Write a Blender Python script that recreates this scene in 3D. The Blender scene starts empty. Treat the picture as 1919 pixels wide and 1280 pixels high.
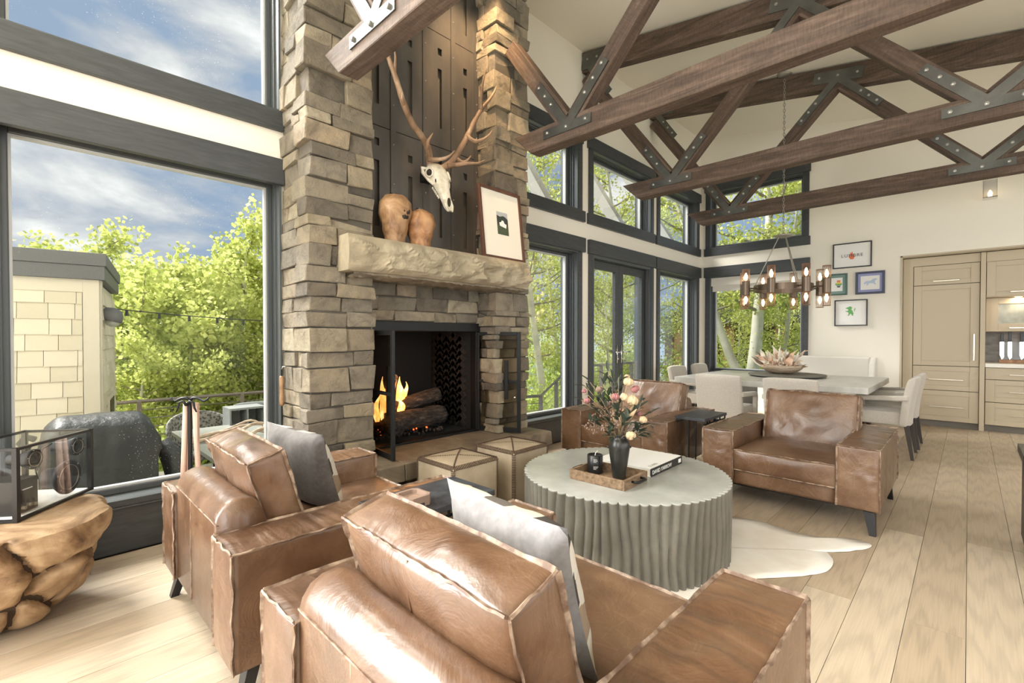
import bpy, bmesh, math, random
from math import sin, cos, pi, radians, sqrt, atan2, hypot
from mathutils import Vector, Matrix, noise, Euler

S = bpy.context.scene
COL = S.collection
# ------------------------------------------------------------------ camera
cd = bpy.data.cameras.new('camera')
cam = bpy.data.objects.new('camera', cd); COL.objects.link(cam)
cd.sensor_fit = 'HORIZONTAL'; cd.sensor_width = 36.0
cd.lens = 36.0 * 880.0 / 1919.0
cd.shift_y = 5.0 / 1919.0
cd.clip_start = 0.05; cd.clip_end = 1000
cam.location = (0, 0, 1.27)
cam.rotation_euler = (radians(90 - 0.8), 0, radians(44.2 - 90))
S.camera = cam
# ------------------------------------------------------------------ view
S.view_settings.view_transform = 'Standard'
S.view_settings.look = 'None'
S.view_settings.exposure = 0.56
S.view_settings.gamma = 1.0
S.view_settings.use_curve_mapping = False
# ------------------------------------------------------------------ world: blue-grey sky with clouds
W = bpy.data.worlds.new('sky'); S.world = W; W.use_nodes = True
nt = W.node_tree; nt.nodes.clear()
def wn(t, **k):
    n = nt.nodes.new(t)
    for a, b in k.items(): setattr(n, a, b)
    return n
tc = wn('ShaderNodeTexCoord'); mp = wn('ShaderNodeMapping'); mp.inputs['Scale'].default_value = (1, 1, 2.6)
mp.inputs['Location'].default_value = (0.3, 1.7, 0.2)
nt.links.new(tc.outputs['Generated'], mp.inputs['Vector'])
n1 = wn('ShaderNodeTexNoise'); n1.inputs['Scale'].default_value = 3.1; n1.inputs['Detail'].default_value = 9; n1.inputs['Roughness'].default_value = 0.55
n1.inputs['Distortion'].default_value = 0.25
nt.links.new(mp.outputs[0], n1.inputs['Vector'])
cr = wn('ShaderNodeValToRGB')
cr.color_ramp.elements[0].position = 0.44; cr.color_ramp.elements[0].color = (0.25, 0.335, 0.46, 1)
cr.color_ramp.elements[1].position = 0.68; cr.color_ramp.elements[1].color = (0.88, 0.88, 0.86, 1)
e = cr.color_ramp.elements.new(0.52); e.color = (0.40, 0.44, 0.50, 1)
e = cr.color_ramp.elements.new(0.59); e.color = (0.58, 0.60, 0.61, 1)
nt.links.new(n1.outputs['Fac'], cr.inputs['Fac'])
bg = wn('ShaderNodeBackground'); bg.inputs['Strength'].default_value = 0.90
nt.links.new(cr.outputs['Color'], bg.inputs['Color'])
wo = wn('ShaderNodeOutputWorld'); nt.links.new(bg.outputs[0], wo.inputs['Surface'])
# ------------------------------------------------------------------ sun, and fill lamps added out of view
def sun(name, el, az, strength, color):
    l = bpy.data.lights.new(name, 'SUN'); l.energy = strength; l.angle = radians(28); l.color = color
    o = bpy.data.objects.new(name, l); COL.objects.link(o)
    d = Vector((cos(el) * cos(az), cos(el) * sin(az), sin(el)))
    o.rotation_euler = d.to_track_quat('Z', 'Y').to_euler(); o.location = d * 30
    return o
sun('sun', radians(43), radians(116), 8.6, (1.0, 0.96, 0.89))
def area(name, loc, direction, sx, sy, power, color=(1, 1, 1)):
    l = bpy.data.lights.new(name, 'AREA'); l.shape = 'RECTANGLE'; l.size = sx; l.size_y = sy
    l.energy = power; l.color = color
    o = bpy.data.objects.new(name, l); COL.objects.link(o)
    o.location = loc; o.rotation_euler = Vector(direction).to_track_quat('-Z', 'Z').to_euler()
    return o
area('fill_window_side', (-2.60, 3.50, 2.3), (0.0, -1, 0), 3.0, 3.9, 480, (0.97, 0.985, 1.0))  # added lamp standing in for window daylight left of the view
area('fill_end_side', (-3.85, -0.6, 3.0), (1, 0, 0.12), 6.5, 1.8, 230, (1.0, 0.99, 0.97))  # added fill lamp, set high to lift trusses, ceiling and far wall
area('fill_rear', (3.2, -4.85, 2.0), (0, 1, 0.0), 10.0, 2.9, 150, (1.0, 0.98, 0.95))  # added fill lamp behind the camera

l = bpy.data.lights.new('niche_spot', 'SPOT'); l.energy = 170; l.color = (1.0, 0.66, 0.36); l.spot_size = radians(62); l.spot_blend = 0.8; l.shadow_soft_size = 0.05
o = bpy.data.objects.new('niche_spot', l); COL.objects.link(o); o.location = (2.55, 2.80, 4.74)
o.rotation_euler = (Vector((2.95, 3.30, 3.65)) - Vector(o.location)).to_track_quat('-Z', 'Y').to_euler()
# ------------------------------------------------------------------ helpers
class MB:
    """collects shapes, then links them as ONE mesh object"""
    def __init__(s): s.v = []; s.f = []; s.m = None
    def add(s, vs, fs):
        b = len(s.v)
        if s.m is not None: vs = [tuple(s.m @ Vector(p)) for p in vs]
        s.v.extend(vs); s.f.extend([tuple(i + b for i in f) for f in fs]); return s
    def box(s, x0, x1, y0, y1, z0, z1):
        x0, x1 = min(x0, x1), max(x0, x1); y0, y1 = min(y0, y1), max(y0, y1); z0, z1 = min(z0, z1), max(z0, z1)
        return s.add([(x0,y0,z0),(x1,y0,z0),(x1,y1,z0),(x0,y1,z0),(x0,y0,z1),(x1,y0,z1),(x1,y1,z1),(x0,y1,z1)],
                     [(0,3,2,1),(4,5,6,7),(0,1,5,4),(1,2,6,5),(2,3,7,6),(3,0,4,7)])
    def tube(s, pts, rad, n=8, cap=True):
        pts = [Vector(p) for p in pts]
        if not hasattr(rad, '__len__'): rad = [rad] * len(pts)
        vs, fs = [], []
        ref = None
        for i, p in enumerate(pts):
            a = pts[max(i - 1, 0)]; b = pts[min(i + 1, len(pts) - 1)]
            t = (b - a).normalized()
            if ref is None:
                ref = Vector((0, 0, 1)) if abs(t.z) < 0.9 else Vector((1, 0, 0))
            u = t.cross(ref).normalized(); w = u.cross(t).normalized(); ref = w
            for k in range(n):
                q = 2 * pi * k / n
                vs.append(tuple(p + (u * cos(q) + w * sin(q)) * rad[i]))
        for i in range(len(pts) - 1):
            for k in range(n):
                fs.append((i*n + k, i*n + (k+1) % n, (i+1)*n + (k+1) % n, (i+1)*n + k))
        if cap:
            fs.append(tuple(range(n))); fs.append(tuple((len(pts)-1)*n + k for k in reversed(range(n))))
        return s.add(vs, fs)
    def cyl(s, p, q, r, r2=None, n=16): return s.tube([p, q], [r, r if r2 is None else r2], n)
    def lathe(s, prof, n=32, c=(0, 0, 0), closed=True):
        vs, fs = [], []
        for r, z in prof:
            for k in range(n):
                q = 2*pi*k/n; vs.append((c[0] + r*cos(q), c[1] + r*sin(q), c[2] + z))
        for i in range(len(prof) - 1):
            for k in range(n):
                fs.append((i*n + k, i*n + (k+1) % n, (i+1)*n + (k+1) % n, (i+1)*n + k))
        if closed:
            fs.append(tuple(reversed(range(n)))); fs.append(tuple((len(prof)-1)*n + k for k in range(n)))
        return s.add(vs, fs)
    def prism(s, poly, a, b, axis='x'):
        """poly: 2-D outline; extruded along axis from a to b"""
        n = len(poly)
        def P(u, v, w): return (w, u, v) if axis == 'x' else ((u, w, v) if axis == 'y' else (u, v, w))
        vs = [P(u, v, a) for u, v in poly] + [P(u, v, b) for u, v in poly]
        fs = [tuple(range(n)), tuple(reversed(range(n, 2*n)))]
        fs += [(i, n + i, n + (i+1) % n, (i+1) % n) for i in range(n)]
        return s.add(vs, fs)
    def ball(s, c, r, n=10, m=6):
        rx, ry, rz = (r, r, r) if not hasattr(r, '__len__') else r
        vs = [(c[0], c[1], c[2] - rz)]
        for i in range(1, m):
            t = -pi/2 + pi*i/m
            for k in range(n):
                q = 2*pi*k/n; vs.append((c[0] + rx*cos(t)*cos(q), c[1] + ry*cos(t)*sin(q), c[2] + rz*sin(t)))
        vs.append((c[0], c[1], c[2] + rz)); fs = []
        for k in range(n):
            fs.append((0, 1 + (k+1) % n, 1 + k)); fs.append((len(vs)-1, 1 + (m-2)*n + k, 1 + (m-2)*n + (k+1) % n))
        for i in range(m - 2):
            for k in range(n):
                a = 1 + i*n + k; b = 1 + i*n + (k+1) % n
                fs.append((a, b, b + n, a + n))
        return s.add(vs, fs)
    def build(s, name, mat, parent=None, smooth=False, bevel=0, seg=2, loc=None, rot=None, fix=True):
        me = bpy.data.meshes.new(name); me.from_pydata(s.v, [], s.f)
        if fix:
            bm = bmesh.new(); bm.from_mesh(me); bmesh.ops.recalc_face_normals(bm, faces=bm.faces); bm.to_mesh(me); bm.free()
        return link(name, me, mat, parent, smooth, bevel, seg, loc, rot)

def link(name, me, mat, parent=None, smooth=False, bevel=0, seg=2, loc=None, rot=None):
    if mat is not None and not me.materials: me.materials.append(mat)
    if smooth:
        for p in me.polygons: p.use_smooth = True
    o = bpy.data.objects.new(name, me); COL.objects.link(o)
    if parent is not None: o.parent = parent
    if loc is not None: o.location = loc
    if rot is not None: o.rotation_euler = rot
    if bevel:
        b = o.modifiers.new('bevel', 'BEVEL'); b.width = bevel; b.segments = seg; b.limit_method = 'ANGLE'; b.angle_limit = radians(40)
        b.harden_normals = False
    if smooth == 'auto':
        pass
    return o
def tag(o, label=None, cat=None, group=None, kind=None):
    if label: o['label'] = label
    if cat: o['category'] = cat
    if group: o['group'] = group
    if kind: o['kind'] = kind
    return o
def thing(name, label, cat, loc=(0, 0, 0), rz=0, group=None, kind=None):
    o = bpy.data.objects.new(name, None); COL.objects.link(o); o.empty_display_size = 0.1
    o.location = loc; o.rotation_euler = (0, 0, rz)
    return tag(o, label, cat, group, kind)
def struct(name, loc=(0, 0, 0)):
    o = bpy.data.objects.new(name, None); COL.objects.link(o); o.location = loc; o['kind'] = 'structure'; return o
CH = {}
def kids(o): return [c for c in bpy.data.objects if c.parent == o]
def dup(root, loc, rz=None, label=None, group=None, scale=None):
    r = root.copy(); COL.objects.link(r); r.location = loc
    if rz is not None: r.rotation_euler = (0, 0, rz)
    if scale is not None: r.scale = scale if hasattr(scale, '__len__') else (scale,)*3
    if label: r['label'] = label
    if group: r['group'] = group
    for c in kids(root):
        d = c.copy(); COL.objects.link(d); d.parent = r
        for g in kids(c):
            h = g.copy(); COL.objects.link(h); h.parent = d
    return r
def rnd(seed): return random.Random(seed)
def fbm(p, o=3): return noise.fractal(Vector(p), 1.0, 2.0, o)

# ------------------------------------------------------------------ materials
M = {}
def mat(name, col=(0.5, 0.5, 0.5), rough=0.5, metal=0.0, **kw):
    m = bpy.data.materials.new(name); m.use_nodes = True
    b = m.node_tree.nodes['Principled BSDF']
    b.inputs['Base Color'].default_value = (*col, 1); b.inputs['Roughness'].default_value = rough; b.inputs['Metallic'].default_value = metal
    for k, v in kw.items():
        b.inputs[k.replace('_', ' ')].default_value = v
    M[name] = m; return m
def nodes(m): return m.node_tree.nodes, m.node_tree.links, m.node_tree.nodes['Principled BSDF']
def tex(m, kind='noise', scale=5, detail=4, rough=0.6, vec=(1, 1, 1), coord='Object', dist=0.0, rand=False, rot=(0, 0, 0)):
    N, L, B = nodes(m)
    t = N.new('ShaderNodeTexCoord'); mpn = N.new('ShaderNodeMapping'); mpn.inputs['Scale'].default_value = vec; mpn.inputs['Rotation'].default_value = rot
    L.new(t.outputs[coord], mpn.inputs['Vector'])
    src = mpn.outputs[0]
    if rand:
        oi = N.new('ShaderNodeObjectInfo'); mu = N.new('ShaderNodeMath'); mu.operation = 'MULTIPLY'; mu.inputs[1].default_value = 37.0
        L.new(oi.outputs['Random'], mu.inputs[0])
        ad = N.new('ShaderNodeVectorMath'); ad.operation = 'ADD'; L.new(src, ad.inputs[0]); L.new(mu.outputs[0], ad.inputs[1]); src = ad.outputs[0]
    if kind == 'noise':
        n = N.new('ShaderNodeTexNoise'); n.inputs['Detail'].default_value = detail; n.inputs['Roughness'].default_value = rough; n.inputs['Distortion'].default_value = dist; out = 'Fac'
    elif kind == 'voronoi':
        n = N.new('ShaderNodeTexVoronoi'); out = 'Distance'
    elif kind == 'crack':
        n = N.new('ShaderNodeTexVoronoi'); n.feature = 'DISTANCE_TO_EDGE'; out = 'Distance'
    elif kind == 'wave':
        n = N.new('ShaderNodeTexWave'); n.inputs['Distortion'].default_value = dist; n.inputs['Detail'].default_value = detail; n.inputs['Detail Scale'].default_value = 1.5; out = 'Fac'
    n.inputs['Scale'].default_value = scale
    L.new(src, n.inputs['Vector']); return n.outputs[out]
def ramp(m, src, stops):
    N, L, B = nodes(m); r = N.new('ShaderNodeValToRGB'); els = r.color_ramp.elements
    while len(els) > 1: els.remove(els[-1])
    els[0].position = stops[0][0]; els[0].color = (*stops[0][1], 1)
    for p, c in stops[1:]:
        e = els.new(p); e.color = (*c, 1)
    L.new(src, r.inputs['Fac']); return r.outputs['Color']
def g(v): return (v, v, v)
def mixc(m, a, b, fac=0.5, mode='MULTIPLY'):
    N, L, B = nodes(m); x = N.new('ShaderNodeMix'); x.data_type = 'RGBA'; x.blend_type = mode
    if hasattr(fac, 'node'): L.new(fac, x.inputs['Factor'])
    else: x.inputs['Factor'].default_value = fac
    L.new(a, x.inputs['A']); 
    if hasattr(b, 'node'): L.new(b, x.inputs['B'])
    else: x.inputs['B'].default_value = (*b, 1)
    return x.outputs['Result']
def setc(m, c): N, L, B = nodes(m); L.new(c, B.inputs['Base Color'])
def setr(m, c): N, L, B = nodes(m); L.new(c, B.inputs['Roughness'])
def bump(m, src, strength=0.3, dist=0.01):
    N, L, B = nodes(m); b = N.new('ShaderNodeBump'); b.inputs['Strength'].default_value = strength; b.inputs['Distance'].default_value = dist
    L.new(src, b.inputs['Height'])
    old = B.inputs['Normal'].links
    if old: L.new(old[0].from_socket, b.inputs['Normal'])
    L.new(b.outputs[0], B.inputs['Normal'])
def objrand(m):
    N, L, B = nodes(m); return N.new('ShaderNodeObjectInfo').outputs['Random']

# plaster
m = mat('wall_plaster', (0.84, 0.80, 0.71), 0.85); bump(m, tex(m, scale=60), 0.05, 0.003)
m = mat('ceiling_plaster', (0.86, 0.82, 0.73), 0.9)
# dark window timber
m = mat('dark_trim', (0.05, 0.055, 0.06), 0.42)
setc(m, ramp(m, tex(m, scale=6, vec=(1, 1, 8), dist=0.6), [(0.3, (0.036, 0.040, 0.044)), (0.7, (0.060, 0.066, 0.070))])); bump(m, tex(m, scale=30, vec=(1, 1, 12)), 0.1, 0.002)
mat('frame_metal', (0.09, 0.10, 0.105), 0.35, 0.2)
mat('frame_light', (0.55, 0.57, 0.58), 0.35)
# window glass
def glass(name, tint=(1, 1, 1), refl=1.0, specks=False):
    m = bpy.data.materials.new(name); m.use_nodes = True; N = m.node_tree.nodes; L = m.node_tree.links; N.clear()
    o = N.new('ShaderNodeOutputMaterial'); t = N.new('ShaderNodeBsdfTransparent'); t.inputs['Color'].default_value = (*tint, 1)
    gl = N.new('ShaderNodeBsdfGlossy'); gl.inputs['Roughness'].default_value = 0.02
    f = N.new('ShaderNodeFresnel'); f.inputs['IOR'].default_value = 1.35
    mu = N.new('ShaderNodeMath'); mu.operation = 'MULTIPLY'; mu.inputs[1].default_value = refl; L.new(f.outputs[0], mu.inputs[0])
    mx = N.new('ShaderNodeMixShader'); L.new(mu.outputs[0], mx.inputs[0]); L.new(t.outputs[0], mx.inputs[1]); L.new(gl.outputs[0], mx.inputs[2])
    out = mx.outputs[0]
    if specks:   # dried rain drops
        tcn = N.new('ShaderNodeTexCoord'); vo = N.new('ShaderNodeTexVoronoi'); vo.inputs['Scale'].default_value = 55
        L.new(tcn.outputs['Object'], vo.inputs['Vector'])
        lt = N.new('ShaderNodeMath'); lt.operation = 'LESS_THAN'; lt.inputs[1].default_value = 0.10; L.new(vo.outputs['Distance'], lt.inputs[0])
        nz = N.new('ShaderNodeTexNoise'); nz.inputs['Scale'].default_value = 2.2; L.new(tcn.outputs['Object'], nz.inputs['Vector'])
        gt = N.new('ShaderNodeMath'); gt.operation = 'GREATER_THAN'; gt.inputs[1].default_value = 0.56; L.new(nz.outputs['Fac'], gt.inputs[0])
        an = N.new('ShaderNodeMath'); an.operation = 'MULTIPLY'; L.new(lt.outputs[0], an.inputs[0]); L.new(gt.outputs[0], an.inputs[1])
        hf = N.new('ShaderNodeMath'); hf.operation = 'MULTIPLY'; hf.inputs[1].default_value = 0.45; L.new(an.outputs[0], hf.inputs[0])
        df = N.new('ShaderNodeBsdfDiffuse'); df.inputs['Color'].default_value = (0.85, 0.87, 0.88, 1)
        m2 = N.new('ShaderNodeMixShader'); L.new(hf.outputs[0], m2.inputs[0]); L.new(out, m2.inputs[1]); L.new(df.outputs[0], m2.inputs[2]); out = m2.outputs[0]
    L.new(out, o.inputs['Surface']); M[name] = m; return m
glass('window_glass', (0.98, 0.99, 0.985), 0.22, True); glass('clear_glass', (0.98, 0.985, 0.985), 0.22); glass('smoked_glass', (0.70, 0.68, 0.64), 0.12)
# leather
def leather(name, folded):
    m = mat(name, (0.15, 0.09, 0.05), 0.36); B = nodes(m)[2]; B.inputs['Coat Weight'].default_value = 0.35; B.inputs['Coat Roughness'].default_value = 0.24
    big = ramp(m, tex(m, scale=2.6, detail=6), [(0.30, (0.070, 0.034, 0.018)), (0.5, (0.132, 0.069, 0.036)), (0.72, (0.218, 0.130, 0.074))])
    cr1 = ramp(m, tex(m, 'crack', scale=15, vec=(1, 1, 1)), [(0.0, g(0.5)), (0.03, g(0.0))])
    msk = ramp(m, tex(m, scale=3.1, detail=3), [(0.45, g(0)), (0.7, g(0.6))])
    setc(m, mixc(m, big, (0.36, 0.25, 0.165), mixc(m, cr1, msk, 1.0), 'MIX'))
    setr(m, ramp(m, tex(m, scale=5, detail=4), [(0.3, g(0.28)), (0.7, g(0.50))]))
    bump(m, tex(m, scale=4.5, detail=5, dist=1.2), 0.45, 0.022); bump(m, tex(m, scale=140, detail=2), 0.12, 0.002)
    if folded:                                        # cross creases on the seat-side top only
        N, L, B = nodes(m); ge = N.new('ShaderNodeTexCoord'); sx = N.new('ShaderNodeSeparateXYZ'); L.new(ge.outputs['Normal'], sx.inputs[0])
        gt = N.new('ShaderNodeMath'); gt.operation = 'GREATER_THAN'; gt.inputs[1].default_value = 0.6; L.new(sx.outputs['Z'], gt.inputs[0])
        mu = N.new('ShaderNodeMath'); mu.operation = 'MULTIPLY'; L.new(gt.outputs[0], mu.inputs[0]); L.new(tex(m, scale=1.0, detail=1.5, vec=(16, 2.4, 2.4), dist=0.5), mu.inputs[1])
        bump(m, mu.outputs[0], 0.75, 0.022)
leather('leather', False); leather('leather_folded', True)
m = mat('leather_seam', (0.42, 0.30, 0.21), 0.6)
setc(m, ramp(m, tex(m, scale=18, detail=3), [(0.40, (0.12, 0.068, 0.042)), (0.66, (0.40, 0.30, 0.22))]))
mat('black_wood', (0.012, 0.012, 0.013), 0.4)
# timber of the trusses: length along local Y
def timber(name, dark, mid, light, vec=(14, 1.2, 14), rough=0.75):
    m = mat(name, mid, rough)
    a = ramp(m, tex(m, scale=1.6, vec=vec, detail=6, dist=1.0), [(0.3, dark), (0.52, mid), (0.75, light)])
    b = ramp(m, tex(m, scale=90, vec=(0.2, 1, 0.2), detail=2), [(0.35, g(0.72)), (0.65, g(1.05))])
    setc(m, mixc(m, a, b, 0.8)); bump(m, tex(m, scale=2.4, vec=vec, detail=6), 0.35, 0.01); return m
timber('truss_timber', (0.052, 0.033, 0.023), (0.105, 0.069, 0.050), (0.190, 0.132, 0.100))
m = mat('plate_steel', (0.12, 0.122, 0.115), 0.40, 0.8); setc(m, ramp(m, tex(m, scale=5), [(0.3, (0.10, 0.102, 0.095)), (0.7, (0.17, 0.172, 0.16))]))
mat('bolt_steel', (0.42, 0.41, 0.38), 0.38, 0.8)
# floor planks: length along X
m = mat('oak_plank', (0.5, 0.4, 0.28), 0.42)
a = ramp(m, objrand(m), [(0.0, (0.44, 0.345, 0.245)), (0.5, (0.51, 0.415, 0.305)), (1.0, (0.57, 0.475, 0.36))])
gr = ramp(m, tex(m, 'wave', scale=2.2, vec=(0.35, 5.5, 1), detail=4, dist=9.0, rand=True), [(0.0, g(0.84)), (0.45, g(1.0)), (1.0, g(1.04))])
fine = ramp(m, tex(m, scale=3, vec=(1.5, 60, 10), detail=4, rand=True), [(0.3, g(0.86)), (0.65, g(1.03))])
setc(m, mixc(m, mixc(m, a, gr, 0.75), fine, 0.8)); setr(m, ramp(m, tex(m, scale=4, vec=(1, 20, 1), rand=True), [(0.3, g(0.36)), (0.7, g(0.52))]))
mat('floor_gap', (0.15, 0.11, 0.075), 0.9)
# stone
m = mat('ledge_stone', (0.3, 0.27, 0.22), 0.85)
a = ramp(m, objrand(m), [(0.0, (0.105, 0.092, 0.076)), (0.14, (0.210, 0.180, 0.138)), (0.30, (0.290, 0.250, 0.188)), (0.48, (0.235, 0.207, 0.165)), (0.64, (0.345, 0.292, 0.205)), (0.78, (0.245, 0.200, 0.150)), (0.90, (0.44, 0.385, 0.285)), (1.0, (0.30, 0.235, 0.165))])
b = ramp(m, tex(m, scale=7, detail=6, rand=True, dist=0.7), [(0.28, (0.50, 0.46, 0.42)), (0.5, g(1.0)), (0.72, (1.35, 1.28, 1.15))])
setc(m, mixc(m, a, b, 0.85)); bump(m, tex(m, scale=11, detail=9, rough=0.7, rand=True), 1.0, 0.045)
mat('mortar', (0.10, 0.088, 0.072), 0.95)
m = mat('mantel_stone', (0.42, 0.36, 0.26), 0.85)
setc(m, ramp(m, tex(m, scale=3.5, detail=6, dist=0.6), [(0.3, (0.27, 0.225, 0.155)), (0.55, (0.37, 0.315, 0.22)), (0.75, (0.46, 0.40, 0.30))])); bump(m, tex(m, scale=14, detail=8, rough=0.7), 0.5, 0.02)
m = mat('hearth_stone', (0.34, 0.27, 0.19), 0.7)
setc(m, ramp(m, tex(m, scale=4, detail=7, dist=1.0), [(0.3, (0.115, 0.088, 0.062)), (0.55, (0.20, 0.16, 0.112)), (0.75, (0.30, 0.25, 0.18))])); bump(m, tex(m, scale=10, detail=6), 0.4, 0.01)
m = mat('patina_steel', (0.10, 0.085, 0.07), 0.45, 0.5)
setc(m, ramp(m, tex(m, scale=2.2, vec=(1, 1, 0.5), detail=5), [(0.3, (0.072, 0.072, 0.072)), (0.55, (0.135, 0.122, 0.108)), (0.8, (0.22, 0.17, 0.13))]))
mat('black_iron', (0.016, 0.017, 0.018), 0.45, 0.5); mat('soot', (0.010, 0.010, 0.010), 0.95)
m = mat('fire_brick', (0.06, 0.045, 0.036), 0.9); setc(m, ramp(m, tex(m, scale=12), [(0.3, (0.012, 0.010, 0.009)), (0.7, (0.035, 0.026, 0.021))]))
m = mat('charred_log', (0.06, 0.045, 0.035), 0.9)
setc(m, ramp(m, tex(m, scale=14, vec=(1, 3, 3), detail=6), [(0.4, (0.012, 0.011, 0.010)), (0.62, (0.07, 0.05, 0.04)), (0.8, (0.25, 0.19, 0.14))])); bump(m, tex(m, scale=20, vec=(1, 4, 4)), 0.8, 0.02)
m = mat('log_wood', (0.35, 0.22, 0.12), 0.85); setc(m, ramp(m, tex(m, scale=9, vec=(1, 5, 5)), [(0.35, (0.10, 0.06, 0.035)), (0.65, (0.40, 0.25, 0.14))]))
def emit(name, col, s):
    m = mat(name, col, 0.5); N, L, B = nodes(m); B.inputs['Emission Color'].default_value = (*col, 1); B.inputs['Emission Strength'].default_value = s; return m
m = emit('flame', (1.0, 0.42, 0.10), 2.2)
N_, L_, B_ = nodes(m); L_.new(ramp(m, tex(m, scale=4, coord='Generated', vec=(0.4, 0.4, 1)), [(0.35, (1.0, 0.22, 0.03)), (0.55, (1.0, 0.5, 0.14)), (0.7, (1.0, 0.8, 0.45))]), B_.inputs['Emission Color'])
emit('ember', (1.0, 0.16, 0.03), 1.2); emit('bulb_glow', (1.0, 0.72, 0.42), 3.2); emit('cabinet_light', (1.0, 0.8, 0.5), 3.0)
# fabrics, wood, others
def fabric(name, a, b, sc=180, rough=0.9, sheen=0.3):
    m = mat(name, a, rough); setc(m, ramp(m, tex(m, scale=sc, detail=2), [(0.35, a), (0.65, b)])); bump(m, tex(m, scale=sc, detail=2), 0.15, 0.002)
    nodes(m)[2].inputs['Sheen Weight'].default_value = sheen; return m
fabric('linen_beige', (0.40, 0.365, 0.315), (0.54, 0.50, 0.44)); fabric('linen_light', (0.66, 0.63, 0.57), (0.76, 0.73, 0.67))
fabric('grey_velvet', (0.20, 0.19, 0.192), (0.26, 0.248, 0.25), 40, 0.8, 0.3); fabric('charcoal_velvet', (0.085, 0.075, 0.072), (0.125, 0.11, 0.105), 40, 0.75, 0.5)
m = mat('hide_patch', (0.6, 0.55, 0.47), 0.85)
vN, vL, vB = nodes(m); vt = vN.new('ShaderNodeTexVoronoi'); vt.distance = 'CHEBYCHEV'; vt.inputs['Scale'].default_value = 11; vt.inputs['Randomness'].default_value = 0.55
tcx = vN.new('ShaderNodeTexCoord'); vL.new(tcx.outputs['Object'], vt.inputs['Vector']); sp = vN.new('ShaderNodeSeparateColor'); vL.new(vt.outputs['Color'], sp.inputs[0])
setc(m, ramp(m, sp.outputs[0], [(0.0, (0.05, 0.042, 0.036)), (0.22, (0.62, 0.58, 0.50)), (0.5, (0.30, 0.22, 0.15)), (0.62, (0.70, 0.66, 0.58)), (0.85, (0.13, 0.11, 0.095))])); vt_r = vN
[n for n in vN if n.type == 'VALTORGB'][-1].color_ramp.interpolation = 'CONSTANT'
bump(m, tex(m, scale=120, vec=(1, 1, 0.2)), 0.4, 0.004)
m = mat('cowhide_white', (0.80, 0.76, 0.69), 0.8); setc(m, ramp(m, tex(m, scale=3, detail=6), [(0.35, (0.82, 0.77, 0.69)), (0.6, (0.90, 0.87, 0.82))])); bump(m, tex(m, scale=160, detail=2), 0.3, 0.003)
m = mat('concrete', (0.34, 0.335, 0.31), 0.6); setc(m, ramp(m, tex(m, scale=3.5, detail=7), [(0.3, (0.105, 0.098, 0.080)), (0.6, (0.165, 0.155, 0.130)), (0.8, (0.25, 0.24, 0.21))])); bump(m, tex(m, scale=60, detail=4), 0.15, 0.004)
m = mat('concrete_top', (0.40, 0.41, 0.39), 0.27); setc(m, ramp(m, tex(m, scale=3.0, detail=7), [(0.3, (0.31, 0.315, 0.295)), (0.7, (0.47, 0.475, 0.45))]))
m = mat('grey_tabletop', (0.46, 0.45, 0.42), 0.30); setc(m, ramp(m, tex(m, scale=2, detail=5, vec=(1, 4, 1)), [(0.3, (0.38, 0.37, 0.345)), (0.7, (0.52, 0.51, 0.48))]))
m = mat('teak_root', (0.5, 0.33, 0.18), 0.6)
setc(m, ramp(m, tex(m, scale=3.2, detail=7, dist=1.6, vec=(1, 1, 1.6), rand=True), [(0.28, (0.085, 0.045, 0.022)), (0.42, (0.24, 0.145, 0.075)), (0.56, (0.40, 0.27, 0.155)), (0.74, (0.58, 0.44, 0.29))])); bump(m, tex(m, scale=16, detail=6, dist=1), 0.4, 0.012)
mat('root_gap_shade', (0.05, 0.03, 0.018), 0.9)
m = mat('burl_wood', (0.45, 0.24, 0.11), 0.45)
setc(m, ramp(m, tex(m, scale=6, detail=7, dist=1.8), [(0.3, (0.15, 0.06, 0.025)), (0.5, (0.38, 0.19, 0.085)), (0.72, (0.56, 0.34, 0.18))]))
m = mat('burl_pale', (0.5, 0.33, 0.18), 0.5)
setc(m, ramp(m, tex(m, scale=7, detail=7, dist=1.2), [(0.3, (0.13, 0.062, 0.028)), (0.5, (0.34, 0.195, 0.095)), (0.75, (0.52, 0.355, 0.21))]))
m = mat('tray_wood', (0.22, 0.14, 0.08), 0.6); setc(m, ramp(m, tex(m, scale=4, vec=(3, 14, 14), detail=5), [(0.3, (0.11, 0.065, 0.035)), (0.7, (0.30, 0.20, 0.12))]))
m = mat('walnut', (0.10, 0.045, 0.03), 0.4); setc(m, ramp(m, tex(m, scale=4, vec=(8, 8, 1)), [(0.3, (0.065, 0.028, 0.018)), (0.7, (0.14, 0.065, 0.042))]))
m = mat('bone', (0.72, 0.66, 0.54), 0.6); setc(m, ramp(m, tex(m, scale=14, detail=5), [(0.3, (0.52, 0.45, 0.33)), (0.6, (0.76, 0.71, 0.60))])); bump(m, tex(m, scale=30), 0.3, 0.004)
m = mat('antler', (0.32, 0.21, 0.13), 0.55)
setc(m, ramp(m, tex(m, scale=10, detail=5, vec=(1, 1, 0.4)), [(0.3, (0.16, 0.09, 0.05)), (0.55, (0.33, 0.21, 0.13)), (0.78, (0.55, 0.42, 0.30))])); bump(m, tex(m, scale=35, vec=(1, 1, 0.3)), 0.4, 0.006)
mat('dark_hole', (0.03, 0.022, 0.016), 0.9)
mat('cabinet_paint', (0.53, 0.45, 0.325), 0.5); mat('cabinet_gap', (0.10, 0.085, 0.065), 0.9); mat('toe_kick', (0.16, 0.145, 0.12), 0.5)
mat('brushed_nickel', (0.60, 0.54, 0.44), 0.32, 0.9); mat('quartz_white', (0.82, 0.79, 0.72), 0.3)
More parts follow.
